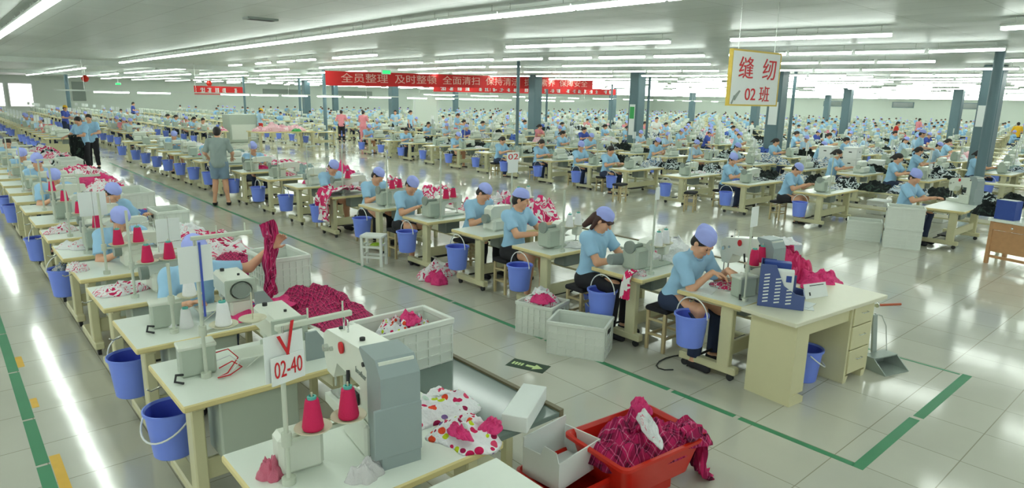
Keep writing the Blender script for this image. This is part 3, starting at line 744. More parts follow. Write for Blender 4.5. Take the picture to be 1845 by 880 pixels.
# ------------------------------------------------------------------ the hall
random.seed(7)
H_CEIL = 3.62
X0, X1, Y0, Y1 = -9.0, 96.0, -6.0, 72.0
def floor_mat():
    m = bpy.data.materials.new('floor_tile'); m.use_nodes = True; MATS['floor_tile'] = m
    nt = m.node_tree; b = nt.nodes['Principled BSDF']; L = nt.links
    tc = nt.nodes.new('ShaderNodeTexCoord'); mp = nt.nodes.new('ShaderNodeMapping'); mp.inputs['Location'].default_value = (.3, .19, 0)
    L.new(tc.outputs['Object'], mp.inputs[0])
    br = nt.nodes.new('ShaderNodeTexBrick'); br.offset = 0; br.inputs['Scale'].default_value = 1; br.inputs['Brick Width'].default_value = .6; br.inputs['Row Height'].default_value = .6
    br.inputs['Mortar Size'].default_value = .004; br.inputs['Mortar Smooth'].default_value = .2
    br.inputs['Color1'].default_value = lin((215, 215, 202))+(1,); br.inputs['Color2'].default_value = lin((208, 208, 195))+(1,); br.inputs['Mortar'].default_value = lin((168, 164, 146))+(1,)
    L.new(mp.outputs[0], br.inputs['Vector'])
    n = nt.nodes.new('ShaderNodeTexNoise'); n.inputs['Scale'].default_value = .9; n.inputs['Detail'].default_value = 4; L.new(tc.outputs['Object'], n.inputs['Vector'])
    mx = nt.nodes.new('ShaderNodeMix'); mx.data_type = 'RGBA'; mx.blend_type = 'MULTIPLY'; mx.inputs[0].default_value = .25
    L.new(br.outputs['Color'], mx.inputs[6]); L.new(n.outputs['Fac'], mx.inputs[7]); L.new(mx.outputs[2], b.inputs['Base Color'])
    rr = nt.nodes.new('ShaderNodeMapRange'); rr.inputs[3].default_value = .06; rr.inputs[4].default_value = .16; L.new(n.outputs['Fac'], rr.inputs[0]); L.new(rr.outputs[0], b.inputs['Roughness'])
    b.inputs['Specular IOR Level'].default_value = .85
    n3 = nt.nodes.new('ShaderNodeTexNoise'); n3.inputs['Scale'].default_value = 3.5; L.new(tc.outputs['Object'], n3.inputs['Vector'])
    bp = nt.nodes.new('ShaderNodeBump'); bp.inputs['Strength'].default_value = .06; bp.inputs['Distance'].default_value = .02
    L.new(n3.outputs['Fac'], bp.inputs['Height']); L.new(bp.outputs[0], b.inputs['Normal'])
def ceil_mat():
    m = bpy.data.materials.new('ceiling_panel'); m.use_nodes = True; MATS['ceiling_panel'] = m
    nt = m.node_tree; b = nt.nodes['Principled BSDF']; L = nt.links
    tc = nt.nodes.new('ShaderNodeTexCoord')
    br = nt.nodes.new('ShaderNodeTexBrick'); br.offset = 0; br.inputs['Scale'].default_value = 1; br.inputs['Brick Width'].default_value = .6; br.inputs['Row Height'].default_value = 1.2
    br.inputs['Mortar Size'].default_value = .006; br.inputs['Color1'].default_value = lin((196, 204, 198))+(1,); br.inputs['Color2'].default_value = lin((188, 197, 190))+(1,); br.inputs['Mortar'].default_value = lin((150, 158, 150))+(1,)
    L.new(tc.outputs['Object'], br.inputs['Vector']); L.new(br.outputs['Color'], b.inputs['Base Color'])
    b.inputs['Roughness'].default_value = .38
    w_ = nt.nodes.new('ShaderNodeTexVoronoi'); w_.feature = 'SMOOTH_F1'; w_.inputs['Scale'].default_value = 1.3; L.new(tc.outputs['Object'], w_.inputs['Vector'])
    bp = nt.nodes.new('ShaderNodeBump'); bp.inputs['Strength'].default_value = .3; bp.inputs['Distance'].default_value = .06
    L.new(w_.outputs['Distance'], bp.inputs['Height']); L.new(bp.outputs[0], b.inputs['Normal'])
floor_mat(); ceil_mat()
struct('floor', MB().box(X0, X1, Y0, Y1, -.1, 0), 'floor_tile')
struct('ceiling', MB().box(X0, X1, Y0, Y1, H_CEIL, H_CEIL+.1), 'ceiling_panel')
struct('wall_back', MB().box(X0, X1, Y1, Y1+.2, 0, H_CEIL), 'wall')
struct('wall_right', MB().box(X1, X1+.2, Y0, Y1, 0, H_CEIL), 'wall')
struct('baseboard_back', MB().box(X0, X1, Y1-.02, Y1, 0, .12), 'beam')
struct('baseboard_right', MB().box(X1-.02, X1, Y0, Y1, 0, .12), 'beam')
struct('ceiling_beam', MB().box(X0, 24, 31.6, 31.9, 3.42, H_CEIL, 0), 'beam')
struct('ceiling_beam', MB().box(X0, X1, 52, 52.3, 3.42, H_CEIL, 0), 'beam')
# windows and dark frames on the back wall
for k, x in enumerate((4.3, 6.3)):
    r = empty('window_%d' % (k+1)); tag(r, kind='structure'); r.location = (x, Y1, 0)
    MB().box(-.9, .9, -.08, 0, .9, 3.0, 0).build('window_frame', 'beam', r)
    MB().box(-.8, .8, -.1, -.08, 1.0, 2.9, 0).build('pane', 'daylight', r)
for k, (x, ww, z0, z1) in enumerate(((10.6, .5, 1.5, 3.2), (30, 2.6, 2.5, 3.0), (38, 2.6, 2.5, 3.0))):
    tag(MB().box(x-ww, x+ww, Y1-.06, Y1, z0, z1).build('trim_%d' % (k+1), 'grey'), kind='structure')
for k, y in enumerate((17, 24, 32, 41)):
    r = empty('window_%d' % (k+3)); tag(r, kind='structure'); r.location = (X1, y, 0)
    MB().box(-.06, 0, -1.3, 1.3, 2.35, 3.1, 0).build('window_frame', 'column', r)
    MB().box(-.08, -.06, -1.2, 1.2, 2.42, 3.03, 0).build('pane', 'glass', r)

struct('wall_left', MB().box(X0-.2, X0, Y0, Y1, 0, H_CEIL), 'wall')
struct('baseboard_left', MB().box(X0, X0+.02, Y0, Y1, 0, .12), 'beam')
for k in range(12):  # windows added out of view; their glowing panes make up lost fill light
    r = empty('window_%d' % (k+7)); tag(r, kind='structure'); r.location = (X0, -3+6.2*k, 0)
    m = MB(); m.box(0, .06, -2.3, 2.3, .9, 1.0); m.box(0, .06, -2.3, 2.3, 2.9, 3.0)
    for q in range(5): m.box(0, .06, -2.3+1.125*q, -2.2+1.125*q, 1.0, 2.9)
    m.build('window_frame', 'beam', r); MB().box(0, .02, -2.2, 2.2, 1.0, 2.9).build('pane', 'daylight', r)
# columns and slim conduit posts
def column(x, y, w_, name='column'):
    m = MB(); a = w_/2; m.box(x-a, x+a, y-a, y+a, 0, H_CEIL, 0, .03); return m.build(name, 'column')
cols = [(23, 5.4), (23, 11.8), (23, 18.1), (23, 24.5), (23, 51.3), (23, 38), (46, 12.4), (46, 18.7), (46, 25.2), (46, 38.9), (46, 62.4), (32, 64.4), (60, 40), (69, 18.7), (69, 30)]
for k, (x, y) in enumerate(cols):
    c = column(x, y, .5); tag(c, kind='structure')
    if k == 1:
        tag(MB().box(x-.3, x-.26, y-.2, y+.12, 1.7, 2.5).build('notice_board', 'paper'), 'pale blue and white notice on the grey column behind the hanging class sign', 'notice')
    if k == 2:
        o = MB().box(-.03, 0, -.14, .14, 0, 1.3, 0).box(-.035, -.03, -.12, .12, .7, 1.2, 1).build('notice_board', ['paper', 'green'], None, (x-.26, y, 1.0)); tag(o, 'tall green and white notice on the third thick column', 'notice')
    if k == 0:
        tag(MB().box(-.03, 0, -.2, .2, 0, .6).build('notice_board', 'paper', None, (x-.26, y, 1.9)), 'white notice sheet high on the thick column beside the slim pole', 'notice')
for k, (x, y, r) in enumerate([(17.6, 4.1, .1), (24.6, 12, .06), (24.6, 18.7, .06), (24.6, 25.3, .06), (14.62, 16.4, .055), (14.7, 30.7, .09), (7.3, 54, .12), (33, 28, .06), (47.5, 13, .07), (15, 42.5, .07), (20, 45.7, .09)]):
    tag(MB().tube([(x, y, 0), (x, y, H_CEIL)], r, 12).build('column_post', 'column'), kind='structure')
# green floor tape
def tape(x0, x1, y0, y1, m='tape', name='trim_tape'):
    return tag(MB().box(x0, x1, y0, y1, .0002, .0012).build(name, m), kind='structure')
yy = 1.45
for seg in (.9, .62, 1.05, .5, 1.6, 2.4, 3.5, 5, 9): tape(4.44, 4.495, yy+.02, yy+seg-.02); yy += seg
tape(4.44, 5.55, 1.4, 1.475); tape(5.6, 6.9, 1.39, 1.465); tape(6.85, 6.88, 1.48, 26)
yy = 3.6
for seg in (.75, .55, .8, 1.1, 1.2, 1.8, 6): tape(.235, .31, yy+.015, yy+seg-.015); yy += seg
tape(.315, .375, 4.3, 5.0, 'ytape'); tape(.315, .36, 5.9, 6.1, 'ytape'); tape(.31, .36, 6.9, 7.2, 'ytape')
o = MB().box(-.19, .19, -.095, .095, .0003, .0014, 0)
o.prism([(-.02, -.02), (.06, -.02), (.06, -.06), (.15, 0), (.06, .06), (.06, .02), (-.02, .02)], 'z', .0014, .0018, 1)
for k in range(4): o.box(-.16+.03*k, -.14+.03*k, -.03, .03, .0014, .0018, 1)
tag(o.build('floor_arrow_sign', ['deepg', 'lime'], None, (3.87, 4.12, 0), -1.2), 'dark green floor sticker with pale arrow in the tiled aisle', 'floor sign')

# ------------------------------------------------------------------ ceiling lights
def make_fixture():
    r = empty('ceiling_light')
    m = MB(); m.box(-.07, .07, -.61, .61, .022, .06, 0, .008); m.build('housing', 'beam', r)
    for x in (-.034, .034): MB().tube([(x, -.595, 0), (x, .595, 0)], .022, 8).build('tube', 'tube_light', r)
    m = MB()
    for y in (-.45, .45): m.tube([(0, y, .06), (0, y, H_CEIL-3.47)], .006, 5)
    m.build('hanger', 'steel', r)
    return r
def fixture_into(m, x, y, rz, z=3.47, simple=True):
    T = Matrix.Translation((x, y, z)) @ Matrix.Rotation(rz, 4, 'Z')
    m.box(-.06, .06, -.61, .61, .022, H_CEIL-z, 0, tf=T); m.box(-.055, .055, -.6, .6, -.022, .022, 1, tf=T)
lights = []
RUN = ['']
def run(xf, y0, y1, gap=.03):
    n = max(1, round((y1-y0)/1.25))
    for k in range(n):
        y = y0+(k+.5)*(y1-y0)/n; e = .3
        lights.append((xf(y), y, -math.atan((xf(y+e)-xf(y-e))/(2*e)), RUN[0]))
def bend(x0):
    return lambda y: x0+.27*max(0, 1.3*x0-y)*min(1, max(0, y+4)/8)
RUN[0] = 'over the side aisle by the floor tape'
L0 = lambda y: 1.32
run(L0, -3, 19.5); run(L0, 24, 36); run(L0, 46, 58)
RUN[0] = 'in the line close to the added side windows'
run(lambda y: -3.2, -3, 40); run(lambda y: -6.4, -3, 40)
RUN[0] = 'in the long unbroken run above the benches'
L1 = lambda y: 5.75+max(0, 8-y)*.07
run(L1, -3, 29.2); run(lambda y: 5.95, 38, 62)
RUN[0] = 'in the broken line past the long unbroken run'
L2 = bend(9.05)
for a, b in ((-2, 2.6), (4.0, 6.35), (7.4, 10.8), (15.8, 18.2), (19.3, 22.4), (23, 24.2), (25.8, 27), (33, 45), (47, 66)): run(L2, a, b)
RUN[0] = 'in the line just above the long banner'
L3 = bend(11.8)
for a, b in ((-3, 2.4), (3.4, 8.3), (8.7, 14.3), (14.5, 17), (17.8, 24.9), (28, 40), (42, 52), (54, 68)): run(L3, a, b)
RUN[0] = 'in the line next beyond the banner line'
L4 = bend(14.4)
for a, b in ((-3, 4.4), (5.4, 9.1), (10.6, 15.1), (16.6, 23.4), (26, 38), (40, 50), (53, 69)): run(L4, a, b)
k = 0
for xx in np.arange(17.3, 94, 2.9):
    RUN[0] = 'in the %s tube line over the dense rows' % ORD[min(k, 29)]; k += 1
    y = max(-3, xx/6-2); random.seed(int(xx*10)); f = bend(float(xx)) if xx < 24 else (lambda q, c=float(xx): c)
    while y < 69:
        ln = random.choice((2.5, 3.75, 5, 7.5)); run(f, y, min(y+ln, 70)); y += ln+random.choice((.3, 1.2, 1.25))
lights.sort(key=lambda p: p[0]*.66+p[1]*.75 if p[1] > -1 else 200+p[1])
far = MB(); n = 0
for x, y, rz, rnm in lights:
    if x < X0+.3 or x > X1-.3: continue
    if n < 290:
        put('fixture', make_fixture, (x, y, 3.47), rz, 'lit white ceiling light '+rnm, 'ceiling light', 'ceiling lights '+rnm); n += 1
    else: fixture_into(far, x, y, rz)
tag(far.build('ceiling_lights', ['beam', 'tube_light']), 'distant rows of lit fluorescent ceiling tubes over the far hall', 'ceiling lights', kind='stuff')
# low lamp rail hung across the hall
def lamp_rail(y, x0, x1, z, spots, lab):
    r = empty('lamp_rail', (0, y, z)); m = MB(); m.box(x0, x1, -.03, .03, .03, .08, 0); m.build('rail', 'beam', r)
    m = MB()
    for x in np.arange(x0+1, x1, 4): m.tube([(x, 0, .08), (x, 0, H_CEIL-z)], .008, 5)
    m.build('hanger', 'steel', r)
    for x in spots: MB().box(x-.6, x+.6, -.025, .025, -.02, .03).build('tube', 'tube_light', r)
    tag(r, lab, 'lamp')
lamp_rail(30, 3.6, 33, 2.36, (5.5, 7, 10.2, 11.5, 12.9, 14.6, 16, 17.4, 19.6, 21.4, 23, 24.3, 25.6, 28, 29.3, 31), 'long white rail of low hung tube lamps just below the red banner')
lamp_rail(38, 24, 76, 2.6, (26, 27.3, 30, 31.3, 34, 36, 37.3, 40, 43, 44.3, 47, 50, 52, 53.3, 56, 58, 61, 64, 67, 70, 71.3), 'long white rail of low hung tube lamps over the most distant rows')

# ------------------------------------------------------------------ banners and hanging signs
def banner(p0, p1, hgt, words, lab, csize):
    p0 = Vector(p0); p1 = Vector(p1); d = p1-p0; r = empty('banner', p0); L = math.hypot(d.x, d.y); sl = d.z/L
    rz = math.atan2(d.y, d.x); r.rotation_euler = (0, -math.atan(sl), rz)
    n = 40; m = MB(); vs = []; fs = []
    for i in range(n+1):
        for z in (0, hgt):
            for s_ in (-1, 1): vs.append((L*i/n, s_*.006+.012*math.sin(i*.9+z*3), z))
    for i in range(n):
        a = i*4; b = a+4
        fs += [(a, b, b+2, a+2), (a+1, a+3, b+3, b+1), (a+2, b+2, b+3, a+3), (a, a+1, b+1, b)]
    fs += [(0, 2, 3, 1), (n*4, n*4+1, n*4+3, n*4+2)]
    m.add(vs, fs, 0); m.build('cloth', 'banner', r)
    if words:
        text('lettering', words, csize, 'bantext', r, (L*.5+.1, -.03, hgt*.5), (PI/2, 0, 0), extrude=.004, fit=L*.93)
    else:
        random.seed(3); m = MB(); x = .5
        while x < L-.6:
            for q in range(5): m.box(x+random.uniform(0, .2), x+random.uniform(.22, .42), -.03, -.02, hgt*(.22+.12*q), hgt*(.28+.12*q))
            for q in range(2): xx = x+random.uniform(.05, .35); m.box(xx, xx+.05, -.031, -.02, hgt*.2, hgt*.8)
            x += .62 if random.random() < .85 else 1.0
        m.build('lettering', 'paper', r)
    m = MB()
    for q in range(5):
        u = L*(.02+.24*q); m.tube([(u, 0, hgt), (u, 0, (H_CEIL-p0.z-d.z*u/L)+.0)], .006, 5)
    m.build('hanging_cord', 'steel', r)
    tag(r, lab, 'banner'); return r
banner((12.05, 25, 2.8), (27.8, 25, 3.02), .57, '全员整理  及时整顿  全面清扫  保持清洁  提高素养  保障安全', 'long red cloth banner with one row of pale characters across the hall', .4)
banner((23.4, 34, 2.78), (40.5, 34, 2.9), .42, None, 'second red banner hanging lower and partly hidden behind the long banner', .3)
banner((18.2, 64, 2.3), (22.6, 64, 2.3), .75, None, 'small red banner on its own near the far end wall', .3)
r = empty('class_sign', (7.05, 4.22, 2.38)); r.rotation_euler = (0, 0, -.06)
MB().box(0, 1.0, -.02, .02, 0, .64, 0, .004).build('board', 'paper', r)
m = MB()
for a in ((-.015, 1.015, 0, .018), (-.015, 1.015, .625, .645)): m.box(a[0], a[1], -.024, .024, a[2], a[3])
for a in (-.015, .998): m.box(a, a+.017, -.024, .024, .018, .625)
m.build('frame', 'broomy', r)
text('lettering', '缝  纫', .27, 'red', r, (.53, -.024, .42), (PI/2, 0, 0), fit=.78)
text('lettering', '02 班', .2, 'red', r, (.56, -.024, .13), (PI/2, 0, 0), fit=.52)
m = MB(); m.prism([(.07, .1), (.1, .06), (.2, .17), (.18, .18)], 'y', -.026, -.021); m.prism([(.03, .03), (.05, .02), (.1, .1), (.08, .12)], 'y', -.026, -.021); m.build('emblem', 'grey', r)
m = MB()
for x in (.12, .88): m.tube([(x, 0, .64), (x, 0, H_CEIL-2.38)], .004, 5)
m.build('hanging_wire', 'steel', r)
tag(r, 'white hanging sign with large red characters and 02 hung over the aisle', 'sign')
for k, (x, y, z, lab) in enumerate(((14.2, 24, 3.3, 'green exit lamp hung in front of the red banner'), (11.5, 60, 2.9, 'green exit lamp high near the far wall beside the ceiling beam'), (52, 31, 2.9, 'green exit lamp far down the hall by a distant column'))):
    r = empty('exit_lamp', (x, y, z)); MB().box(-.2, .2, -.04, .04, 0, .17, 0, .01).build('housing', 'beam', r); MB().box(-.18, .18, -.045, -.04, .02, .15).build('lit_panel', 'exit_light', r)
    MB().tube([(0, 0, .17), (0, 0, H_CEIL-z)], .01, 6).build('hanger', 'steel', r); tag(r, lab, 'exit lamp')
for x, y, lab in ((5.6, 36, 'round red fire ball hung from the ceiling over the aisle rows'), (12.2, 40, 'round red fire ball hung farther along beside the small red banner')):
    r = empty('fire_extinguisher_ball', (x, y, 2.95)); MB().lathe([(0, -.16), (.1, -.13), (.16, 0), (.1, .13), (0, .16)], 16).build('ball', 'redpl', r)
    MB().tube([(0, 0, .15), (0, 0, H_CEIL-2.95)], .01, 6).build('hanger', 'steel', r); tag(r, lab, 'fire extinguisher')
r = empty('ceiling_vent', (4.3, 11.2, H_CEIL-.03)); MB().box(-.25, .25, -.12, .12, 0, .03).build('frame', 'grey', r); MB().box(-.2, .2, -.08, .08, -.004, 0).build('opening', 'dark', r); tag(r, 'small dark vent slot in the ceiling beside the long light run', 'vent')

# ------------------------------------------------------------------ sewing rows
R1, R2, R3 = 'the glass bench row', 'the cream desk row', 'the row across the aisle'
MK = {'A': ('lock', make_lockstitch, 'slim sewing machine with boxy end'), 'B': ('over', make_overlock, 'squat overlock machine'),
      'C': ('bart', make_bartacker, 'heavy white thick-armed sewing machine'), 'D': ('serv', make_servo_machine, 'boxy sewing machine with round handwheel')}
cream = 'cream sewing table with pale top, %s in %s'
YS1 = [1.42, 2.2, 3.55, 4.6, 5.67, 6.7, 7.68, 8.75, 9.85, 10.95, 12.05, 13.15, 14.25, 15.4, 16.5, 17.6, 18.8, 20, 21.2, 22.4]
YS2 = [2.65, 3.70, 4.95, 6.15, 7.35, 8.65, 10.2, 11.6, 13.0, 14.5, 16.2, 17.4, 18.6, 19.8, 21.0, 22.3, 23.6, 25.6]
YS3 = [3.15, 5.5, 7.2, 8.85, 10.6, 11.9, 13.5, 15.1, 16.6, 18.2, 19.9, 21.5, 23.1, 24.8]
T1 = dict(L=1.1, W=.74, h=.76); T2 = dict(L=1.05, W=.66, h=.73); T3 = dict(L=1.5, W=.68, h=.68)
XT1, XT2 = .82, 4.95
XT3 = lambda y: 12.95+.035*y
def table(row, key, dims, x, y, i, simple):
    if simple: return put(key+'s', lambda: make_table_simple(**dims), (x, y, 0), 0, cream % (ORD[i], row), 'sewing table', 'sewing tables in '+row)
    return put(key, lambda: make_table(**dims), (x, y, 0), 0, cream % (ORD[i], row), 'sewing table', 'sewing tables in '+row)
def machine(row, kind, x, y, z, i, simple, rz=0):
    lab = '%s on the %s table of %s'
    if simple: return put('ms%d' % (kind != 'A'), lambda: make_machine_simple(int(kind != 'A')), (x, y, z), rz, lab % ('pale sewing machine', ORD[i], row), 'sewing machine', 'sewing machines in '+row)
    k, b, d = MK[kind]
    return put(k, b, (x, y, z), rz, lab % (d, ORD[i], row), 'sewing machine')
def bucket(row, x, y, z, i, simple=False, handle='up', rz=0):
    lab = 'blue plastic bucket hung at the %s table of %s' % (ORD[i], row)
    if simple: return put('bks', make_bucket_simple, (x, y, z), rz, lab, 'bucket', 'blue buckets in '+row)
    return put('bk'+handle, lambda: make_bucket(handle), (x, y, z), rz, lab, 'bucket', 'blue buckets in '+row)
def stand(row, x, y, z, i, h=.8, arms=2, top=.3, trayz=.27, rz=0):
    return put('st%s%s%s%s' % (h, arms, top, trayz), lambda: make_stand(h, arms, top, trayz), (x, y, z), rz, 'pale thread stand pole on the %s table of %s' % (ORD[i], row), 'thread stand')
def cone(x, y, z, lab, col='pinkcone', core='teal', group=None):
    return put('cone'+col+core, lambda: make_cone(col, core), (x, y, z), random.uniform(0, 6), lab, 'thread cone', group)
def control(row, x, y, z, i, rz=0):
    def mk():
        r = empty('control_unit'); MB().box(-.1, .1, -.06, .06, 0, .19, 0, .014).build('housing', 'machg', r)
        MB().box(-.105, .105, -.065, .065, .17, .195, 0, .006).build('lid', 'mach', r)
        m = MB(); m.tube([(-.09, -.065, .03), (-.13, -.1, .05), (-.14, -.11, .015), (-.1, -.14, .008)], .008, 6); m.build('plug', 'dark', r); return r
    return put('ctl', mk, (x, y, z), rz, 'small grey-green control box on the %s table of %s' % (ORD[i], row), 'control box')
def sheet_sign(x, y, z, lab, ww=.22, hh=.28, rz=0, m='paper', words=None, rod=0):
    r = empty('number_card', (x, y, z), rz); MB().box(-ww/2, ww/2, -.003, .003, -hh, 0, 0).build('card', m, r)
    MB().tube([(0, 0, -hh-rod if rod else 0), (0, 0, .03)], .004, 5).build('clip', 'steel', r)
    if words: text('lettering', words, hh*.85, 'red', r, (0, -.0045, -hh*.5), (PI/2, 0, 0), fit=ww*.84, extrude=.001)
    return tag(r, lab, 'sign')

# row one, beside the glass-topped bench
k1 = 'C C C C B B A B A B A A B A B A A B A B'.split()
for i, y in enumerate(YS1):
    s = i > 9; d = dict(T1); z = T1['h']
    if i == 0: d = dict(L=.95, W=.66, h=.79); z = .79
    table(R1, 't1' if i else 't1a', d if s else dict(d, big=True), XT1, y, i, s)
    if i == 1:
        put('bartx', lambda: make_bartacker(True), (1.46, 2.63, z), -.13, 'big white and grey sewing machine at the corner table beside the dotted garments', 'sewing machine')
    elif i == 0: pass
    elif k1[i] == 'C': machine(R1, 'D', (1.53, 1.6)[i-2], y+.44, z, i, s, -.08).scale = (.8, .72, .7)
    else: machine(R1, k1[i], XT1+.6, y+.33, z, i, s)
    if i in (2, 3, 6, 8, 11, 12, 14, 16): bucket(R1, XT1+.05, y+.5, .26 if i < 8 else .22, i, s, 'down' if i == 2 else 'up', .3*i)
    if i > 9 and i % 2: stand(R1, XT1+.2, y+.12, z, i, .75, 1, .2, .2)
# row two, behind the desk
k2 = 'C A A B A A A B A A B A A B A B A B'.split()
for i, y in enumerate(YS2):
    s = i > 9; z = T2['h']
    table(R2, 't2', T2, XT2, y, i, s)
    if k2[i] == 'C': put('bart', make_bartacker, (5.52, 2.86, z), -.2, 'heavy white sewing machine with a thick arm beside the blue file holder', 'sewing machine').scale = (.85, .75, 1.0)
    else: machine(R2, k2[i], XT2+.52, y+.3, z, i, s)
    bucket(R2, XT2-.05, y+.45, .25 if i else .27, i, s)
# row three, across the wide aisle
k3 = 'C A A A A A B A B A A B A B'.split()
for i, y in enumerate(YS3):
    x = XT3(y); z = T3['h']; s = i > 5
    table(R3, 't3', T3, x, y, i, s)
    if k3[i] == 'C': put('bart', make_bartacker, (14.3, 3.45, z), -.5, 'tall white sewing machine on the first table of '+R3, 'sewing machine')
    else: machine(R3, k3[i], x+.62, y+.3, z, i, s)
    if i: bucket(R3, x-.12, y+.47, .2, i, s)
    if i % 2 or i > 6: stand(R3, x+.3, y+.1, z, i, .75, 1, .2, .2)
# dense rows farther off
FR = []
tbl = 0
names = ['first', 'second', 'third', 'fourth', 'fifth', 'sixth', 'seventh', 'eighth']
random.seed(11)
far_t, far_m, far_b, far_c = MB(), MB(), MB(), MB()
PEOPLE_FAR = []
for ri, x in enumerate((17.3, 21.0, 24.7, 28.0, 31.3, 34.6, 38, 41.5, 45, 48.6, 52.2, 55.8, 59.4, 63, 67, 71, 75, 79, 83, 87)):
    rowname = 'the %s row past the aisle' % names[ri] if ri < 8 else ''; ti = 0
    y = max(1.0, x/5.6-1) if x > 13 else 1
    lim = (48, 42, 40, 38, 36, 33, 29, 25)[ri] if ri < 8 else -9
    while y < 68:
        nearby = any(math.hypot(x+.7-cx, y+.3-cy) < 1.1 for cx, cy in cols+[(17.9, 4.1)])
        if not nearby and random.random() < .93:
            fb = random.random() < .72; pp = random.random() < .62; kk = random.random() < .65
            xx = x+jit(.1); zt = .72
            if y < lim:
                nth = ORD[ti] if ti < 30 else 'last'; ti += 1; at_ = 'the %s table along %s' % (nth, rowname)
                put('tfs', lambda: make_table_simple(L=1.3, h=.72), (xx, y, 0), 0, 'cream sewing table, %s along %s' % (nth, rowname), 'sewing table', 'sewing tables in '+rowname); tbl += 1
                put('ms%d' % (0 if kk else 1), lambda: make_machine_simple(0 if kk else 1), (xx+.6, y+.3, zt), 0, 'pale sewing machine on '+at_, 'sewing machine', 'sewing machines in '+rowname)
                if fb: put('bks', make_bucket_simple, (xx-.1, y+.45, .22), 0, 'blue bucket hung at '+at_, 'bucket', 'blue buckets in '+rowname)
            else:
                T = Matrix.Translation((xx, y, 0))
                far_t.box(0, 1.3, 0, .66, .68, .72, 1, topmi=0, tf=T); far_t.box(.07, .13, .1, .24, .02, .68, 2, tf=T); far_t.box(1.17, 1.23, .1, .24, .02, .68, 2, tf=T); far_t.box(.13, 1.17, .15, .19, .2, .33, 2, tf=T)
                for lx in (.06, 1.16): far_t.box(lx, lx+.08, .05, .62, 0, .09, 2, tf=T)
                T = Matrix.Translation((xx+.6, y+.3, zt)); far_m.box(-.3, .26, -.09, .09, 0, .05, 1, tf=T); far_m.box(-.36, -.16, -.1, .1, .05, .25, 1, tf=T); far_m.box(-.16, .25, -.06, .06, .18, .31, 0, tf=T); far_m.box(.17, .25, -.05, .05, .09, .18, 0, tf=T)
                if fb: far_b.lathe([(.1, 0), (.15, .3), (.12, .28)], 8, 0, (xx-.1, y+.45, .25))
            if pp: PEOPLE_FAR.append((xx+.5, y+1.02, y < lim and ri < 6 and y < 34, rowname, at_ if y < lim else ''))
            FR.append((xx, y, ri, y < lim, rowname, at_ if y < lim else ''))
        y += 1.45 if y < 25 else 1.6
tag(far_t.build('sewing_tables', ['top', 'edge', 'leg']), 'distant mass of cream sewing tables filling the far hall', 'sewing tables', kind='stuff')
tag(far_m.build('sewing_machines', ['mach', 'machg']), 'distant mass of pale sewing machines on the far tables', 'sewing machines', kind='stuff')
tag(far_b.build('buckets', ['blue']), 'distant scattered blue buckets of the far tables', 'buckets', kind='stuff')
# row three carries on past the standing worker with the yellow cap
for i, y in enumerate(np.arange(29.5, 66, 1.6)):
    rn = 'the far end of the aisle row'; x = 13.4
    put('tfs', None, (x, y, 0), 0, 'cream sewing table, %s along %s' % (ORD[i], rn), 'sewing table', 'sewing tables at '+rn)
    put('ms0', None, (x+.6, y+.3, .72), 0, 'pale sewing machine, %s along %s' % (ORD[i], rn), 'sewing machine', 'sewing machines at '+rn)
    put('bks', None, (x-.1, y+.45, .22), 0, 'blue bucket, %s along %s' % (ORD[i], rn), 'bucket', 'blue buckets at '+rn)

FAR_BENCH = [(x, ri) for ri, x in enumerate((17.3, 21.0, 24.7, 28.0, 31.3, 34.6))]
# rows past the standing workers, toward the bright window
random.seed(17)
for ri, x in enumerate((3.0, 6.0, 9.0)):
    rn = 'the %s bright window row' % ORD[ri]; ti = 0
    for y in np.arange(28.5+1.5*ri, 66, 1.55):
        y = float(y); fb = random.random() < .8; pp = random.random() < .5; kk = random.random() < .6
        if random.random() < .1: continue
        nth = ORD[ti]; ti += 1; at_ = 'the %s table along %s' % (nth, rn)
        put('tfs', None, (x, y, 0), 0, 'cream sewing table, %s along %s' % (nth, rn), 'sewing table', 'sewing tables in '+rn)
        put('ms%d' % (0 if kk else 1), None, (x+.6, y+.3, .72), 0, 'pale sewing machine on '+at_, 'sewing machine', 'sewing machines in '+rn)
        if fb: put('bks', None, (x-.1, y+.45, .22), 0, 'blue bucket at '+at_, 'bucket', 'blue buckets in '+rn)
        if pp and y < 55: PEOPLE_FAR.append((x+.5, y+1.02, True, rn, at_))
        FR.append((x, y, 5, True, rn, at_))

# benches for finished work along the rows
def bench(x0, x1, y0, y1, h, top, lab, legs='leg', trim=True):
    r = empty('work_bench', (x0, y0, 0)); w_, l = x1-x0, y1-y0
    MB().box(0, w_, 0, l, h-.03, h, 0, .004).build('bench_top', top, r)
    if trim: MB().box(w_, w_+.03, 0, l, h-.03, h+.012, 0).build('edge_strip', 'trim', r)
    n = max(2, round(l/2)+1)
    for k in range(n):
        y = min(.4, l*.2)+(l-min(.4, l*.2)-.06)*k/(n-1)
        for x in (.05, w_-.05): MB().box(x-.025, x+.025, y-.025, y+.025, 0, h-.03, 0).build('leg', legs, r)
    MB().box(.07, w_-.07, .04, l-.04, .22, .25, 0).build('shelf', legs, r)
    return tag(r, lab, 'bench')
bench(1.97, 2.41, 2.3, 4.2, .72, 'glass', 'grey glass-topped bench with brown edge under the crate of spotted cloth')
for a, b, lab in ((4.22, 7.5, 'low bench under the dark plaid cloth beside the sewing row'), (7.52, 11.6, 'low bench under the white boards and pink garments'), (11.62, 16.5, 'low bench under a long heap of pink and white garments'), (16.52, 23, 'low bench farthest along beside the standing worker in pale blue')):
    bench(1.97, 2.41, a, b, .70, 'top', lab)
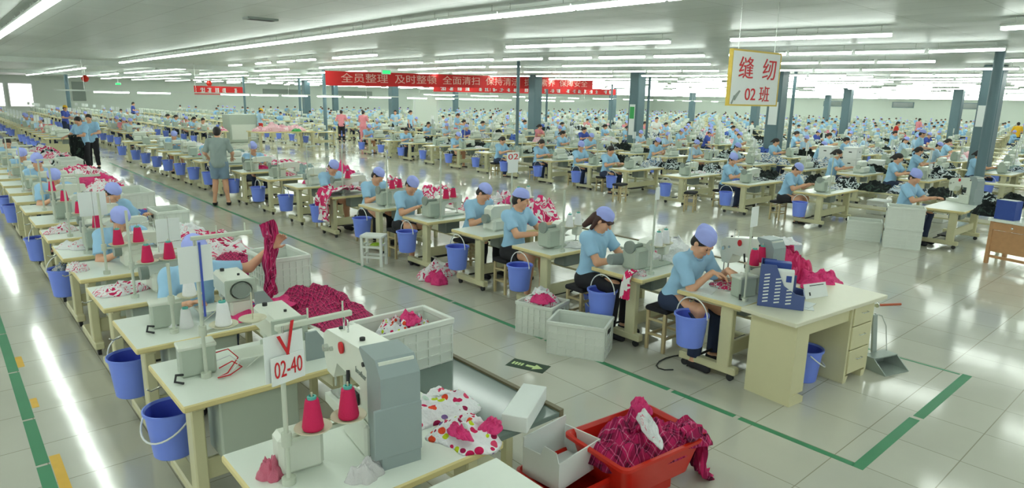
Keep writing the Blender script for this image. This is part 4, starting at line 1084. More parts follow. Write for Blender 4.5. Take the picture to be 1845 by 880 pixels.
for a, b, lab in ((2.5, 6.8, 'bench with brown edge behind the desk carrying pink garments'), (6.82, 11.5, 'bench behind the seated workers carrying flowered garments'), (11.52, 17, 'bench along the middle of the row with pale cloth'), (17.02, 25.8, 'bench at the far end of the row near the striding aisle')):
    bench(6.06, 6.5, a, b, .70, 'top', lab)
for a, b, lab in ((2.6, 7.9, 'yellow-framed bench with dark garments across the wide aisle'), (7.92, 13.5, 'yellow-framed bench with black and white cloth across the wide aisle'), (13.52, 25, 'yellow-framed bench farther along across the wide aisle')):
    bench(15.0, 15.6, a, b, .62, 'leg', lab, trim=False)
for x, ri in FAR_BENCH:
    bench(x+(1.42 if ri == 1 else 1.52), x+(1.72 if ri == 1 else 1.97), max(1.2, x/5.6-.5), 34, .66, 'leg', 'long cream work bench beside the %s row past the aisle' % names[ri], trim=False)

# ------------------------------------------------------------------ people
def place(o, x, y, rz, label, group=None, z=0):
    o.location = (x, y, z); o.rotation_euler = (0, 0, rz); return tag(o, label, 'person', group)
SEW = dict(rh=(-.1, -.46, .85), lh=(.12, -.48, .84), head_pitch=.75, lean=.25)
# the three workers closest to the desk
a = person(dict(SEW, res=.0065, cres=.01, seat=.47, lean=.42, head_pitch=.72, head_yaw=.05, rh=(-.0, -.4, .9), lh=(.2, -.42, .9), rdir=(.55, -.8, -.15), ldir=(-.4, -.9, -.2), cap='puff', face=True, trousers='navy', hair='short', sleeve=.85))
place(a, 5.22, 3.5, -.1, 'person in puffed blue cap bent over the machine beside the desk')
b = person(dict(SEW, res=.0065, cres=.01, seat=.47, lean=.14, head_pitch=.62, head_yaw=.25, rh=(-.02, -.4, .82), lh=(.2, -.44, .83), rdir=(.8, -.5, -.1), cap='scarf', hair='long', haircol='brhair', face=True, trousers='black', sleeve=.7))
place(b, 5.12, 4.53, .12, 'person with long brown hair sewing at the second table of '+R2)
m = MB(); m.tube([(-.17, -.36, .84), (-.03, -.41, .83)], [.055, .062], 14); m.build('oven_glove', 'lav', b)
c = person(dict(SEW, res=.0065, cres=.01, seat=.47, lean=.12, head_pitch=.35, head_yaw=.55, rh=(-.06, -.44, .84), lh=(.56, -.22, .86), lhint=(.2, .3, -1), ldir=(.95, -.25, .05), cap='scarf', hair='short', face=True, trousers='black', leg=.6, sleeve=.7))
place(c, 5.3, 5.98, .1, 'person in pale blue shirt and blue scarf reaching one arm out over white cloth')
for q, (x, y, lab) in enumerate(((5.25, 3.62, 'stool with dark seat under the worker beside the desk'), (5.14, 4.62, 'stool under the worker with long brown hair'), (5.3, 6.05, 'stool under the worker who reaches out one arm'))):
    put('stool', make_stool, (x, y, 0), 0, lab, 'stool')
random.seed(5)
GEN = [person(dict(SEW, res=.011, cres=.014, lean=.3, head_pitch=.8, trousers='black', leg=.6, cap='scarf')),
       person(dict(SEW, res=.011, cres=.014, lean=.18, head_pitch=.55, head_yaw=-.3, cap='puff')),
       person(dict(SEW, res=.011, cres=.014, lean=.35, head_pitch=.7, head_yaw=.35, lh=(.3, -.46, .86), trousers='black', cap='scarf')),
       person(dict(SEW, res=.011, cres=.014, lean=.2, head_pitch=.6, cap=False, hair='tail'))]
GU = [0]*4
def worker(v, x, y, rz, lab, group=None, z=0):
    o = GEN[v] if not GU[v] else copy_tree(GEN[v]); GU[v] = 1
    return place(o, x, y, rz, lab, group, z)
def stool(x, y, lab, h=.45): put('stool%s' % h, lambda: make_stool(h), (x, y, 0), 0, lab, 'stool')
for i, v, dx in ((3, 2, .62), (4, 0, .25), (5, 2, .4), (6, 0, .4), (9, 1, .6), (11, 3, .5), (14, 0, .6)):
    yb = YS2[i]+.66+.36; x = XT2+dx
    worker(v, x, yb, jit(.15), 'person in pale blue sewing at the %s table of %s' % (ORD[i], R2)); stool(x, yb+.1, 'stool of the worker at the %s table of %s' % (ORD[i], R2))
t3 = person(dict(SEW, res=.008, cres=.011, lean=.1, head_pitch=.5, head_yaw=.3, rh=(-.12, -.38, .85), lh=(.62, -.12, 1.14), lhint=(.3, .2, -1), ldir=(.7, -.1, .7), ln=(0, -1, .2), trousers='navy', cap='scarf'))
place(t3, 1.42, 5.5, .0, 'person in blue lifting pink plaid cloth with one outstretched bare arm'); stool(1.42, 5.58, 'stool of the worker lifting pink plaid cloth', .451)
for i, v, dx in ((5, 0, .5), (7, 2, .75), (9, 0, .45), (11, 1, .5), (13, 0, .5), (16, 3, .5)):
    yb = YS1[i]+.66+.3; x = XT1+dx
    worker(v, x, yb, jit(.15), 'person in blue shirt bent over the %s table of %s' % (ORD[i], R1)); stool(x, yb+.1, 'stool of the worker at the %s table of %s' % (ORD[i], R1))
for i, v, dx in ((0, 1, .15), (1, 0, .3), (2, 1, .75), (4, 3, .3), (5, 1, .5), (6, 3, .4), (7, 3, .12), (9, 0, .5), (11, 3, .4), (13, 0, .4)):
    y = YS3[i]; yb = y+.68+.34; x = XT3(y)+dx
    worker(v, x, yb, jit(.2), 'person in pale blue sewing at the %s table of %s' % (ORD[i], R3), z=-.04 if i else 0); stool(x, yb+.1, 'stool of the worker at the %s table of %s' % (ORD[i], R3), .41 if i else .45)
# far seated workers: smaller in the photo
FAR = [person(dict(SEW, res=.02, cres=.02, lean=.3, head_pitch=.7)), person(dict(SEW, res=.02, cres=.02, lean=.15, head_pitch=.5, head_yaw=.4, cap=False, hair='tail')),
       person(dict(SEW, res=.02, cres=.02, lean=.25, head_pitch=.6, shirt='ltshirt', head_yaw=-.4))]
FU = [0]*3
crowd = MB(); random.seed(21)
for x, y, near, rn, at_ in PEOPLE_FAR:
    v = random.choice((0, 1, 1, 2, 2))
    if near:
        o = FAR[v] if not FU[v] else copy_tree(FAR[v]); FU[v] = 1
        place(o, x, y, jit(.4), ('person with dark hair sewing at ', 'person in blue cap sewing at ')[v != 1]+at_, 'workers in '+rn)
        for ch in KIDS.get(o.name, []):
            if ch.name.startswith('shirt') and random.random() < .1: recolour(ch, random.choice(('pinksh', 'royal', 'white')))
    else:
        T = Matrix.Translation((x, y, 0)) @ Matrix.Rotation(jit(.5), 4, 'Z'); mi = random.choice((0, 0, 0, 0, 1, 2))
        crowd.lathe([(0, .5), (.17, .55), (.16, .8), (.2, .98), (.09, 1.08), (0, 1.1)], 10, mi, tf=T @ Matrix.Rotation(.2, 4, 'X') @ Matrix.Diagonal((1, .7, 1, 1)))
        T2_ = T @ Matrix.Translation((0, -.2, 1.18)); crowd.lathe([(0, -.13), (.07, -.07), (.085, .02), (0, .1)], 10, 4, tf=T2_); crowd.lathe([(.095, .0), (.09, .07), (0, .13)], 10, random.choice((3, 5, 5)), tf=T2_)
        for s_ in (-1, 1): crowd.tube([(s_*.19, -.13, .98), (s_*.22, -.25, .8), (s_*.1, -.5, .82)], [.055, .05, .035], 6, mi, tf=T); crowd.tube([(s_*.1, 0, .5), (s_*.12, -.4, .5), (s_*.12, -.4, .02)], [.085, .07, .05], 6, 6, tf=T)
tag(crowd.build('workers', ['shirt', 'ltshirt', 'white', 'cap', 'skin', 'hair', 'navy']), 'distant crowd of seated workers in blue filling the far hall', 'workers', kind='stuff')
# standing people
def standing(x, y, rz, lab, **k):
    P = dict(stand=True, lean=.04, res=.011, cres=.014, head_pitch=.35, rh=(-.16, -.3, 1.12), lh=(.16, -.32, 1.12), cap=False, hair='short'); P.update(k)
    return place(person(P), x, y, rz, lab)
standing(4.62, 14.9, 2.7, 'person seen from behind in grey t-shirt and denim shorts standing in the aisle', shirt='greysh', trousers='denim', leg=.8, rh=(-.24, -.26, 1.02), lh=(.24, -.26, 1.02), stance=.14, loose=True, sleeve=.9)
lady = standing(3.25, 22.4, -.9, 'person in pale blue short sleeves holding a dark garment beside the bench end', trousers='black', hair='short', rh=(-.2, -.38, 1.12), lh=(.12, -.4, 1.15), head_pitch=.6, loose=True)
o = obj('garment', drape_mesh([(0, 0, 1.2), (.03, -.03, .95), (.02, 0, .55)], .45, 'c_black', 4, amp=.025, axis=(.8, .6, 0)), None, (3.02, 21.98, 0)); tag(o, 'dark garment held up by the standing worker in pale blue', 'clothing')
standing(3.75, 24.2, -.4, 'person with dark hair standing just behind the worker with the dark garment', trousers='black')
standing(10.9, 53, 1.2, 'person in royal blue standing alone far down by the end wall', shirt='royal', trousers='navy', res=.02, cres=.02)
standing(12.7, 34.0, 1.5, 'person with yellow cap and red shorts standing at the pink cloth table', shirt='ltshirt', trousers='redsh', leg=.6, cap='scarf', capcol='capy', res=.016, cres=.016, head_pitch=.6)
standing(20.4, 32.0, .5, 'person with long dark hair standing with her back turned by the pale screen', trousers='navy', hair='tail', res=.016, cres=.016, rh=(-.25, -.1, .85), lh=(.25, -.1, .85))
standing(19.7, 32.4, -.5, 'person in pale blue facing the one with long dark hair', trousers='black', res=.02, cres=.02)
standing(19.95, 27.0, .6, 'person with brown hair and blue sleeves standing over a table by the pale screen plate', trousers='pinksh', haircol='brhair', res=.014, cres=.016, head_pitch=.7)
standing(24.1, 7.4, .3, 'person in blue cap standing among the dense rows near the thick column', trousers='navy', cap='scarf', res=.014, cres=.016)
standing(16.3, 32.2, 2.6, 'person in pink shirt with black trousers bending with back turned', shirt='pinksh', trousers='black', lean=.3, res=.016, cres=.016)
standing(16.7, 30.6, 2.2, 'person in pink shirt beside the other one in pink', shirt='pinksh', trousers='pinksh', res=.016, cres=.016)
standing(4.9, 38, .9, 'person in blue with yellow cap in the far rows by the bright window', shirt='royal', capcol='capy', cap='scarf', res=.02, cres=.02)
standing(27.3, 20.2, -.6, 'person in white shirt standing in the dense rows behind the slim posts', shirt='white', res=.02, cres=.02)
standing(37, 12.5, .4, 'person in red shirt standing far off in the dense rows', shirt='redsh', res=.02, cres=.02)
standing(43.7, 22.9, 2, 'person in white standing far off between distant rows', shirt='white', res=.02, cres=.02)
standing(47.6, 9.6, 2, 'person in yellow top standing far off by the slim column', shirt='capy', res=.02, cres=.02)
standing(51.1, 15.9, 1, 'person in pink top standing far off below the far windows', shirt='pinksh', res=.02, cres=.02)

# ------------------------------------------------------------------ the desk and what stands on and around it
def make_desk():
    r = empty('desk')
    MB().box(-.1, 1.36, -.04, .46, .71, .745, 0, .004).build('desk_top', 'desktop', r)
    m = MB(); m.box(0, .025, 0, .42, 0, .71); m.box(.025, .2, .01, .42, .09, .71); m.box(.025, .2, .0, .02, .0, .05); m.prism([(.025, .05), (.2, .05), (.12, .09), (.025, .09)], 'y', 0, .02); s_ = m.build('side_panel', 'desk', r); fixn(s_.data)
    MB().box(.2, 1.22, .4, .42, .1, .71).build('back_panel', 'desk', r)
    MB().box(.2, .83, .02, .04, .58, .71).build('apron', 'desk', r)
    m = MB(); m.box(.83, .86, .0, .44, .06, .71); m.box(1.19, 1.22, 0, .44, .06, .71); m.box(.86, 1.19, .02, .4, .06, .08)
    for x in (.83, 1.14): m.prism([(x, 0), (x+.05, 0), (x+.08, .06), (x, .06)], 'y', 0, .44)
    m.build('pedestal', 'desk', r)
    for z0, z1 in ((.53, .705), (.31, .52), (.085, .3)):
        dr = MB().box(.864, 1.186, -.012, .38, z0, z1, 0, .003).build('drawer', 'desk', r)
        m = MB(); z = (z0+z1)/2+.02; m.tube([(.98, -.012, z), (.98, -.03, z), (1.07, -.03, z), (1.07, -.012, z)], .004, 6); m.build('handle', 'steel', dr)
    return r
d = make_desk(); d.location = (4.95, 2.17, 0); d.rotation_euler = (0, 0, -.1)
tag(d, 'cream laminate desk with three drawers at the end of the sewing row', 'desk')
def file_holder():
    r = empty('file_holder', (5.05, 2.58, .7455), -1.1); r.scale = (1.2,)*3; m = MB(); t = .006
    def perf(m, x):      # pierced side: frame, solid shoulder and a grid of bars
        m.prism([(0, 0), (.3, 0), (.3, .1), (.24, .11), (.16, .16), (.1, .3), (.02, .3), (0, .3)], 'y', x, x+t, 0)
    # local x is the length of the holder, y its width
    perf(m, 0); perf(m, .2); m.box(0, .3, .006, .2, 0, t); m.box(0, t, .006, .2, t, .3); m.box(.3-t, .3, .006, .2, t, .1); m.box(.01, .24, .1, .106, t, .22)
    b = m.build('holder_body', 'fileb', r); fixn(b.data)
    m = MB(); random.seed(2)
    for i in range(3):
        for k in range(9):
            if .02+.024*k > (.26, .2, .13)[i]: continue
            x = .03+.075*i; z = .03+.024*k; m.prism([(x, z), (x+.035, z+.008), (x+.035, z+.017), (x, z+.009)], 'y', -.002, 0)
    m.build('slots', 'paper', r)
    m = MB(); m.box(.3, .302, .03, .09, .02, .075); m.box(.3, .302, .11, .17, .02, .075); m.build('label_window', 'paper', r)
    tag(r, 'dark blue pierced plastic file holder standing on the cream desk', 'file holder')
file_holder()
r = empty('folder', (5.05, 2.58, .754), -1.1); r.scale = (1.2,)*3; MB().box(.02, .2, .112, .19, 0, .29, 0, .004).build('folder_cover', 'folder', r); tag(r, 'navy folder standing in the pierced blue file holder', 'folder')
r = empty('booklet', (5.05, 2.58, .754), -1.1); r.scale = (1.2,)*3; MB().box(.01, .22, .012, .09, 0, .255, 0, .003).build('pages', 'paper', r)
MB().box(.22, .2215, .03, .06, .17, .22).box(.17, .205, .0105, .012, .18, .225).build('cover_print', 'folder', r); tag(r, 'white booklet with a dark printed square in the blue file holder', 'booklet')
r = empty('letter', (5.56, 2.4, .746), -.3); m = MB(); m.box(0, .27, 0, .004, 0, .13, 0, tf=Matrix.Rotation(-.35, 4, 'X')); m.build('sheet', 'paper', r)
m = MB(); m.box(.05, .065, -.002, 0, .025, .055, 0, tf=Matrix.Rotation(-.35, 4, 'X')); m.box(.07, .24, -.002, 0, .108, .114, 0, tf=Matrix.Rotation(-.35, 4, 'X')); m.build('printing', 'dark', r)
MB().box(.0, .26, .03, .06, 0, .05).build('support', 'paper', r); tag(r, 'white printed card propped upright on the cream desk', 'card')
for k, (x, y, a, lab) in enumerate(((5.34, 2.3, .5, 'loose white paper lying on the desk in front of the file holder'), (5.4, 2.33, .1, 'second paper tucked partly under the loose sheet on the desk'))):
    tag(MB().box(-.09, .09, -.06, .06, 0, .0015).build('paper_sheet', 'paper', None, (x, y, .746+.002*k), a), lab, 'paper')
put('bkdown', lambda: make_bucket('down'), (5.61, 2.37, 0), 2.2, 'blue bucket standing under the cream desk', 'bucket')
r = empty('dustpan', (6.44, 1.98, 0), -.3)
m = MB(); m.box(-.16, .16, -.13, .13, 0, .01); m.box(-.16, .16, .12, .13, .01, .12); m.prism([(-.13, .01), (.13, .01), (.13, .12), (0, .12)], 'x', -.16, -.15); m.prism([(-.13, .01), (.13, .01), (.13, .12), (0, .12)], 'x', .15, .16); m.box(-.16, .16, .0, .13, .115, .125)
b = m.build('pan', 'galv', r); fixn(b.data)
m = MB(); m.box(-.03, .03, .1, .125, .12, .5, 0, .005, tf=Matrix.Rotation(-.12, 4, 'X')); m.build('handle', 'galv', r)
m = MB(); m.tube([(.0, .17, .49), (.09, .16, .46), (.14, .14, .36), (.145, .1, .12)], .005, 6); m.build('wire', 'steel', r)
tag(r, 'galvanised dustpan with upright handle on the floor by the desk', 'dustpan')
r = empty('broom', (6.36, 2.2, 0)); m = MB(); m.tube([(0, -.06, .1), (-.05, .02, .72)], .013, 8); m.build('handle', 'broomy', r); m = MB(); m.box(-.03, .03, -.1, -.02, 0, .11, 0, .01); m.build('brush_head', 'brush', r); tag(r, 'broom with yellow handle leaning on the end of the desk', 'broom')
r = empty('floor_brush', (6.34, 2.08, .56)); MB().tube([(0, 0, .06), (.28, -.1, .04)], .012, 8).build('handle', 'brush', r); MB().tube([(-.02, 0, .06), (0, 0, .06)], .02, 8).build('hook', 'steel', r); tag(r, 'red-brown stick held out sideways at the desk end', 'stick')

# ------------------------------------------------------------------ row two: stands, cones, cloth and crates
TZ = .73
def cones_on(st, n, lab, col='pinkcone', core='teal', g=None, z=0):
    for k in range(n):
        p = st.matrix_basis @ Vector((.12+.17*k, 0, 0)); cone(p.x, p.y, p.z+z, lab if n == 1 else lab+(', the one closer to the pole', ', the outer one of two')[k], col, core, g)
def stand2(row, i, x, y, z, h=.8, arms=2, top=.3, trayz=.27, rz=0, n=0, what='pink thread cone on the stand of', col='pinkcone', core='teal'):
    s_ = stand(row, x, y, z, i, h, arms, top, trayz, rz)
    if n: cones_on(s_, n, '%s the %s table of %s' % (what, ORD[i], row) if n == 1 else '%s table %s in %s' % (what.replace(' of', ''), ORD[i], row.replace('the row ', '')), col, core, None, trayz)
    return s_
def cones_at(pts, i, row, col, what):
    for q, (x, y, z) in enumerate(pts): cone(x, y, z, '%s %s cone at the %s table of %s' % (('closer', 'farther', 'third')[q], what, ORD[i], row), col)
def stand3(row, i, x, y, z, h, arms, top, trayz, rz, ncol):
    s_ = stand(row, x, y, z, i, h, arms, top, trayz, rz)
    c, sn = math.cos(rz), math.sin(rz)
    cones_at([(x+c*(.12+.17*k), y+sn*(.12+.17*k), z+trayz+.001) for k in range(len(ncol)) if ncol[k]], i, row, ncol[0] or ncol[1], 'pink' if (ncol[0] or ncol[1]) == 'pinkcone' else 'white')
stand3(R2, 0, 5.13, 2.74, TZ, .8, 2, 0, .3, .1, ('pinkcone', 'pinkcone'))
stand3(R2, 1, 5.2, 3.79, TZ, .84, 2, .0, .27, .2, ('whitecone', 'pinkcone'))
stand3(R2, 2, 5.2, 5.02, TZ, .7, 2, 0, .27, .15, ('whitecone', 'whitecone'))
stand3(R2, 3, 5.5, 6.25, TZ, .84, 2, 0, .42, .0, ('whitecone', 'whitecone'))
stand3(R2, 4, 5.24, 7.45, TZ, .95, 2, 0, .28, .3, ('pinkcone', 'pinkcone'))
stand3(R2, 5, 5.15, 8.75, TZ, .85, 2, 0, .28, .3, ('pinkcone', 'pinkcone'))
stand3(R2, 6, 5.2, 10.3, TZ, .8, 1, 0, .28, .3, ('pinkcone',))
for i in (7, 8, 9, 11, 13): stand(R2, 5.2, YS2[i]+.1, TZ, i, .75, 1, .2, .2)
sheet_sign(5.13, 2.722, TZ+.83, 'plain pale card on the stand pole beside the blue file holder', .11, .17)
sheet_sign(5.2, 3.775, TZ+.87, 'pale plastic sleeve atop the pole of the second table of '+R2, .06, .12)
sheet_sign(5.5, 6.235, TZ+1.02, 'small white card with red figures above the white cones', .2, .12, words='02')
sheet_sign(5.5, 6.236, TZ+.9, 'white paper under the small red-figured card above the white cones', .17, .14)
control(R2, 5.26, 2.83, TZ, 0, -.3)
tag(MB().box(-.1, .1, -.06, .06, 0, .004).build('paper_sheet', 'paper', None, (5.12, 3.1, TZ+.001), .3), 'white paper sheet by the control box next to the desk', 'paper')
PB = 'pink garment in the bundle behind the desk'
garment(1, (.22, .27, .52), 'c_pink', (6.27, 2.98, .701), 'shiny pink garment bundle on the bench behind the desk', rz=.3)
garment(2, (.2, .24, .2), 'c_hotpink', (6.3, 2.62, .701), 'bright pink garment slumped beside the shiny pink bundle', rz=1)
garment(3, (.12, .2, .1), 'c_white', (6.2, 3.02, 1.06), 'white striped cloth lying over the shiny pink bundle', rz=.2)
garment(4, (.26, .3, .3), 'c_white', (5.93, 4.05, TZ), 'white garment bundle with pink trim on the second table of '+R2, rz=.6)
garment(5, (.2, .2, .16), 'c_hotpink', (6.28, 4.5, .701), 'pink garment on the bench past the white bundle with pink trim', rz=.2)
garment(6, (.16, .12, .07), 'c_marking', (5.42, 3.1, TZ), 'small pink and white piece being sewn beside the desk', rz=.2)
garment(7, (.18, .09, .05), 'c_whitepink', (5.18, 3.95, TZ), 'white and pink strip lying on the second table of '+R2, rz=.9)
o = obj('garment', drape_mesh([(.1, .0, .04), (0, 0, .03), (-.035, -.0, -.02), (-.045, 0, -.22)], .12, 'c_marking', 2, nu=10, amp=.008), None, (4.95, 3.86, TZ)); tag(o, 'pink and white strip hanging over the table edge above the blue bucket', 'clothing')
garment(8, (.2, .15, .06), 'c_white', (5.55, 5.15, TZ), 'white cloth under the needle at the third table of '+R2)
for q, (sd, sz, m_, p, rz) in enumerate(((9, (.3, .42, .5), 'c_pinkwhite', (6.27, 6.6, .701), .4), (10, (.24, .4, .5), 'c_whitepink', (6.32, 7.3, .701), 1.2), (11, (.24, .3, .22), 'c_pinkwhite', (6.2, 7.9, .701), .1), (12, (.2, .26, .16), 'c_hotpink', (6.28, 7.0, .95), 2))):
    garment(sd, sz, m_, p, 'flowered pink and white garment in the big heap behind the worker reaching out', 'flowered garments on the bench', rz)
for q, (sd, sz, m_, p, rz) in enumerate(((13, (.26, .36, .4), 'c_pinkwhite', (6.28, 9.0, .701), .3), (14, (.2, .3, .16), 'c_whitepink', (6.2, 9.6, .701), 1), (15, (.22, .34, .4), 'c_pinkwhite', (6.27, 10.4, .701), 2))):
    garment(sd, sz, m_, p, 'pink and white garment on the bench beside the fifth and sixth machines', 'garments on the middle of the bench', rz)
for q, (sd, sz, m_, p, rz) in enumerate(((16, (.3, .4, .4), 'c_hotpink', (6.27, 12.4, .701), .3), (17, (.26, .4, .3), 'c_white', (6.22, 11.8, .701), 1), (18, (.26, .35, .3), 'c_whitepink', (6.3, 13.2, .701), 2))):
    garment(sd, sz, m_, p, 'pink or white garment piled high on the bench behind the flowered drape', 'garments piled behind the flowered drape', rz)
o = obj('garment', drape_mesh([(.62, 0, .05), (.25, 0, .11), (.02, 0, .06), (-.05, 0, -.05), (-.08, 0, -.42)], .6, 'c_pinkwhite', 5, nu=40, amp=.02), None, (4.95, 10.46, TZ)); tag(o, 'flowered white and pink garment hanging over the end of a sewing table', 'clothing')
for q, i in enumerate((7, 8, 9, 10, 12, 13)):
    garment(20+q, (.25, .18, .13), ('c_hotpink', 'c_pinkwhite')[q % 2], (5.55, YS2[i]+.5, TZ), 'pink cloth on the %s table of %s' % (ORD[i], R2), rz=q)
for q, y in enumerate(np.arange(14.2, 25, 1.25)):
    garment(9+q % 6, (.25, .5, .26), ('c_grey', 'c_pinkwhite', 'c_whitepink', 'c_white')[q % 4], (6.28, float(y), .701), 'garment heaped on the bench near the far end of '+R2, 'garments heaped near the far end of '+R2, q)
put('crate', make_crate, (4.52, 4.08, 0), -1.08, 'empty white plastic crate on the tiled floor in front of the blue bucket', 'crate')
put('crate2', lambda: make_crate(.42, .36, .34), (4.62, 4.72, 0), -1.3, 'white plastic crate heaped with pink and white cloth under the third table', 'crate')
for q, (sd, sz, p, m_) in enumerate(((30, (.17, .15, .15), (4.62, 4.72, .3), 'c_whitepink'), (31, (.12, .11, .13), (4.7, 4.82, .35), 'c_white'), (32, (.14, .1, .1), (4.55, 4.66, .36), 'c_hotpink'))):
    garment(sd, sz, m_, p, ('pink and white garment filling the crate by the third table', 'white garment on top of the crate by the third table', 'bright pink garment over the rim of the crate by the third table')[q], rz=q)
put('bkdown', None, (5.38, 4.92-.28, .0), 1.0, 'blue bucket on the floor beside the crouched legs at the third table', 'bucket')
for q, (sd, sz, p, m_) in enumerate(((33, (.27, .22, .26), (4.98, 7.22, 0), 'c_whitepink'), (34, (.2, .16, .2), (4.84, 6.98, 0), 'c_hotpink'))):
    garment(sd, sz, m_, p, ('white and pink garment dumped on the floor by the fifth table', 'pink garment dumped on the floor beside the white one')[q], rz=q)
def plastic_stool():
    r = empty('stool'); MB().box(-.17, .17, -.12, .12, .42, .46, 0, .01).build('seat', 'white', r)
    for x in (-.145, .145):
        for y in (-.095, .095): MB().box(-.018, .018, -.018, .018, 0, .42).build('leg', 'white', r, (x, y, 0))
    m = MB()
    for z in (.12, .27):
        for y in (-.095, .095): m.box(-.127, .127, y-.012, y+.012, z, z+.03)
        for x in (-.145, .145): m.box(x-.012, x+.012, -.077, .077, z+.03, z+.055)
    m.build('rungs', 'white', r); return r
put('pstool', plastic_stool, (4.62, 8.25, 0), -.9, 'white plastic stool standing in the aisle by the sewing row', 'stool')
garment(35, (.1, .07, .05), 'limepl', (4.66, 8.22, .302), 'lime green cloth on the rung of the white stool', name='rag')
for x, y, rz, lab in ((7.35, 12.3, .3, 'pale ladder stool across the aisle behind the flowered heap'), (12.5, 10.2, .2, 'pale ladder stool below the buckets of the row across the aisle'), (12.75, 8.35, .4, 'cream ladder stool beside a blue bucket across the wide aisle')): put('stool0.45', lambda: make_stool(.45), (x, y, 0), rz, lab, 'stool')
m = MB(); m.tube([(5.0+.4*math.cos(a*.5)*.6, 3.55-.25+.12*math.sin(a*.5), .008) for a in range(-3, 9)], .006, 6); tag(m.build('cable', 'dark'), 'thin dark cable looped on the floor under the second table', 'cable')

# ------------------------------------------------------------------ row one: stands, signs, cloth, bench load
Z1 = .76
stand3(R1, 1, .97, 2.52, Z1, .71, 2, .32, .22, .0, ('pinkcone', 'pinkcone'))
r = sheet_sign(.985, 2.495, Z1+.6, 'white number card reading 02-40 hung on a red ribbon', .155, .12, .2, words='02-40')
MB().prism([(-.008, .0), (.004, 0), (.035, .14), (.02, .14)], 'y', -.006, -.004).build('ribbon', 'red', r); MB().prism([(-.05, .09), (-.035, .09), (.006, 0), (-.006, 0)], 'y', -.009, -.0065).build('ribbon', 'red', r)
sheet_sign(.975, 2.505, Z1+.69, 'plain white sheet hung behind the 02-40 card', .17, .2, .1)
stand3(R1, 2, 1.04, 3.88, Z1, .84, 2, .32, .3, .0, ('whitecone', None))
sheet_sign(1.03, 3.865, Z1+.8, 'plain pale sheet on the stand pole with dark blue lanyard', .18, .21)
tag(MB().box(-.006, .006, -.004, 0, -.42, .02).build('lanyard', 'royal', None, (1.055, 3.857, Z1+.8)), 'dark blue lanyard hanging over the plain pale sheet', 'lanyard')
stand3(R1, 3, 1.1, 4.79, Z1, .5, 1, .0, .25, .0, ('whitecone',))
for x, y, lab in ((1.2, 4.86, 'white thread cone standing on the pale table top by the grey-green box'), (1.13, 4.96, 'second white thread cone half behind the grey-green box')): cone(x, y, Z1, lab, 'whitecone')
stand3(R1, 4, 1.08, 5.85, Z1, .72, 2, .0, .28, .1, ('pinkcone', 'pinkcone'))
stand3(R1, 5, 1.05, 6.8, Z1, .75, 2, .0, .26, .1, ('pinkcone', 'pinkcone'))
stand3(R1, 6, 1.05, 7.8, Z1, .8, 1, .2, .26, .1, ('pinkcone',))
for i in (7, 8, 9): stand3(R1, i, 1.05, YS1[i]+.1, Z1, .7, 1, .2, .26, .1, ('pinkcone',))
sheet_sign(1.5, 6.4, Z1+.53, 'plain white sheet hanging in the middle of the crowded row', .2, .28, rod=.25)
sheet_sign(1.12, 7.6, Z1+.66, 'large white sheet high on a pole over the pink cones', .24, .24, rod=.42)
sheet_sign(1.5, 9.6, Z1+.3, 'white card with red figures among the machines beside the bench', .2, .2, words='26', rod=.1)
MBx = MB().box(-.1, .1, -.06, .06, 0, .19, 0, .02)
tag(MBx.build('control_unit', 'mach', None, (1.06, 2.62, Z1), -.1), 'white control box at the foot of the pink cone stand', 'control box')
control(R1, 1.02, 3.98, Z1, 2, -.1); control(R1, 1.1, 4.98, Z1, 3, -.1)
m = MB()
for k in range(3): m.tube([(1.12+.002*k, 3.98-.03*k, Z1+.1-.04*k), (1.2, 3.97-.03*k, Z1+.11-.03*k), (1.24, 3.92-.03*k, Z1+.06-.02*k), (1.15, 3.84-.02*k, Z1+.012), (1.08, 3.8, Z1+.012)], .004, 5, k % 2)
tag(m.build('wire_bundle', ['red', 'whitecone']), 'loose red and white wires beside the control box', 'wires')
garment(40, (.05, .06, .13), 'pinkbag', (.93, 2.62, Z1), 'clear bag with pink thread at the corner of the table', name='plastic_bag')
garment(41, (.08, .07, .1), 'clear', (1.25, 2.36, Z1), 'crumpled clear plastic bag on the table under the big machine', name='plastic_bag')
def dots(sd, sz, p, lab, rz=0, m_='c_dots'): garment(sd, sz, m_, p, lab, None, rz)
dots(42, (.2, .2, .14), (1.86, 2.66, Z1), 'white garment with large coloured dots beside the big machine', .3)
dots(43, (.17, .17, .13), (1.8, 2.36, Z1), 'second dotted garment with pink trim at the table corner', 1.2)
garment(44, (.1, .05, .06), 'c_hotpink', (1.9, 2.28, Z1+.05), 'pink cuff lying over the dotted garments', rz=.5)
garment(45, (.09, .04, .06), 'c_hotpink', (1.72, 2.3, Z1+.07), 'pink band lying across the dotted garments by the big machine', rz=1.4)
put('crate3', lambda: make_crate(.54, .33, .29), (2.11, 3.43, .721), 0, 'white plastic crate of dotted cloth standing on the glass-topped bench', 'crate')
for q, (sd, sz, p, m_) in enumerate(((46, (.23, .135, .22), (2.1, 3.43, .86), 'c_dots_small'), (47, (.1, .07, .08), (2.16, 3.42, 1.0), 'c_hotpink'), (48, (.09, .09, .14), (2.26, 3.47, .88), 'c_dots_small'))):
    garment(sd, sz, m_, p, ('spotted garment filling the crate on the glass-topped bench', 'pink garment on top of the spotted cloth in the bench crate', 'smaller spotted garment in the corner of the bench crate')[q], rz=q)
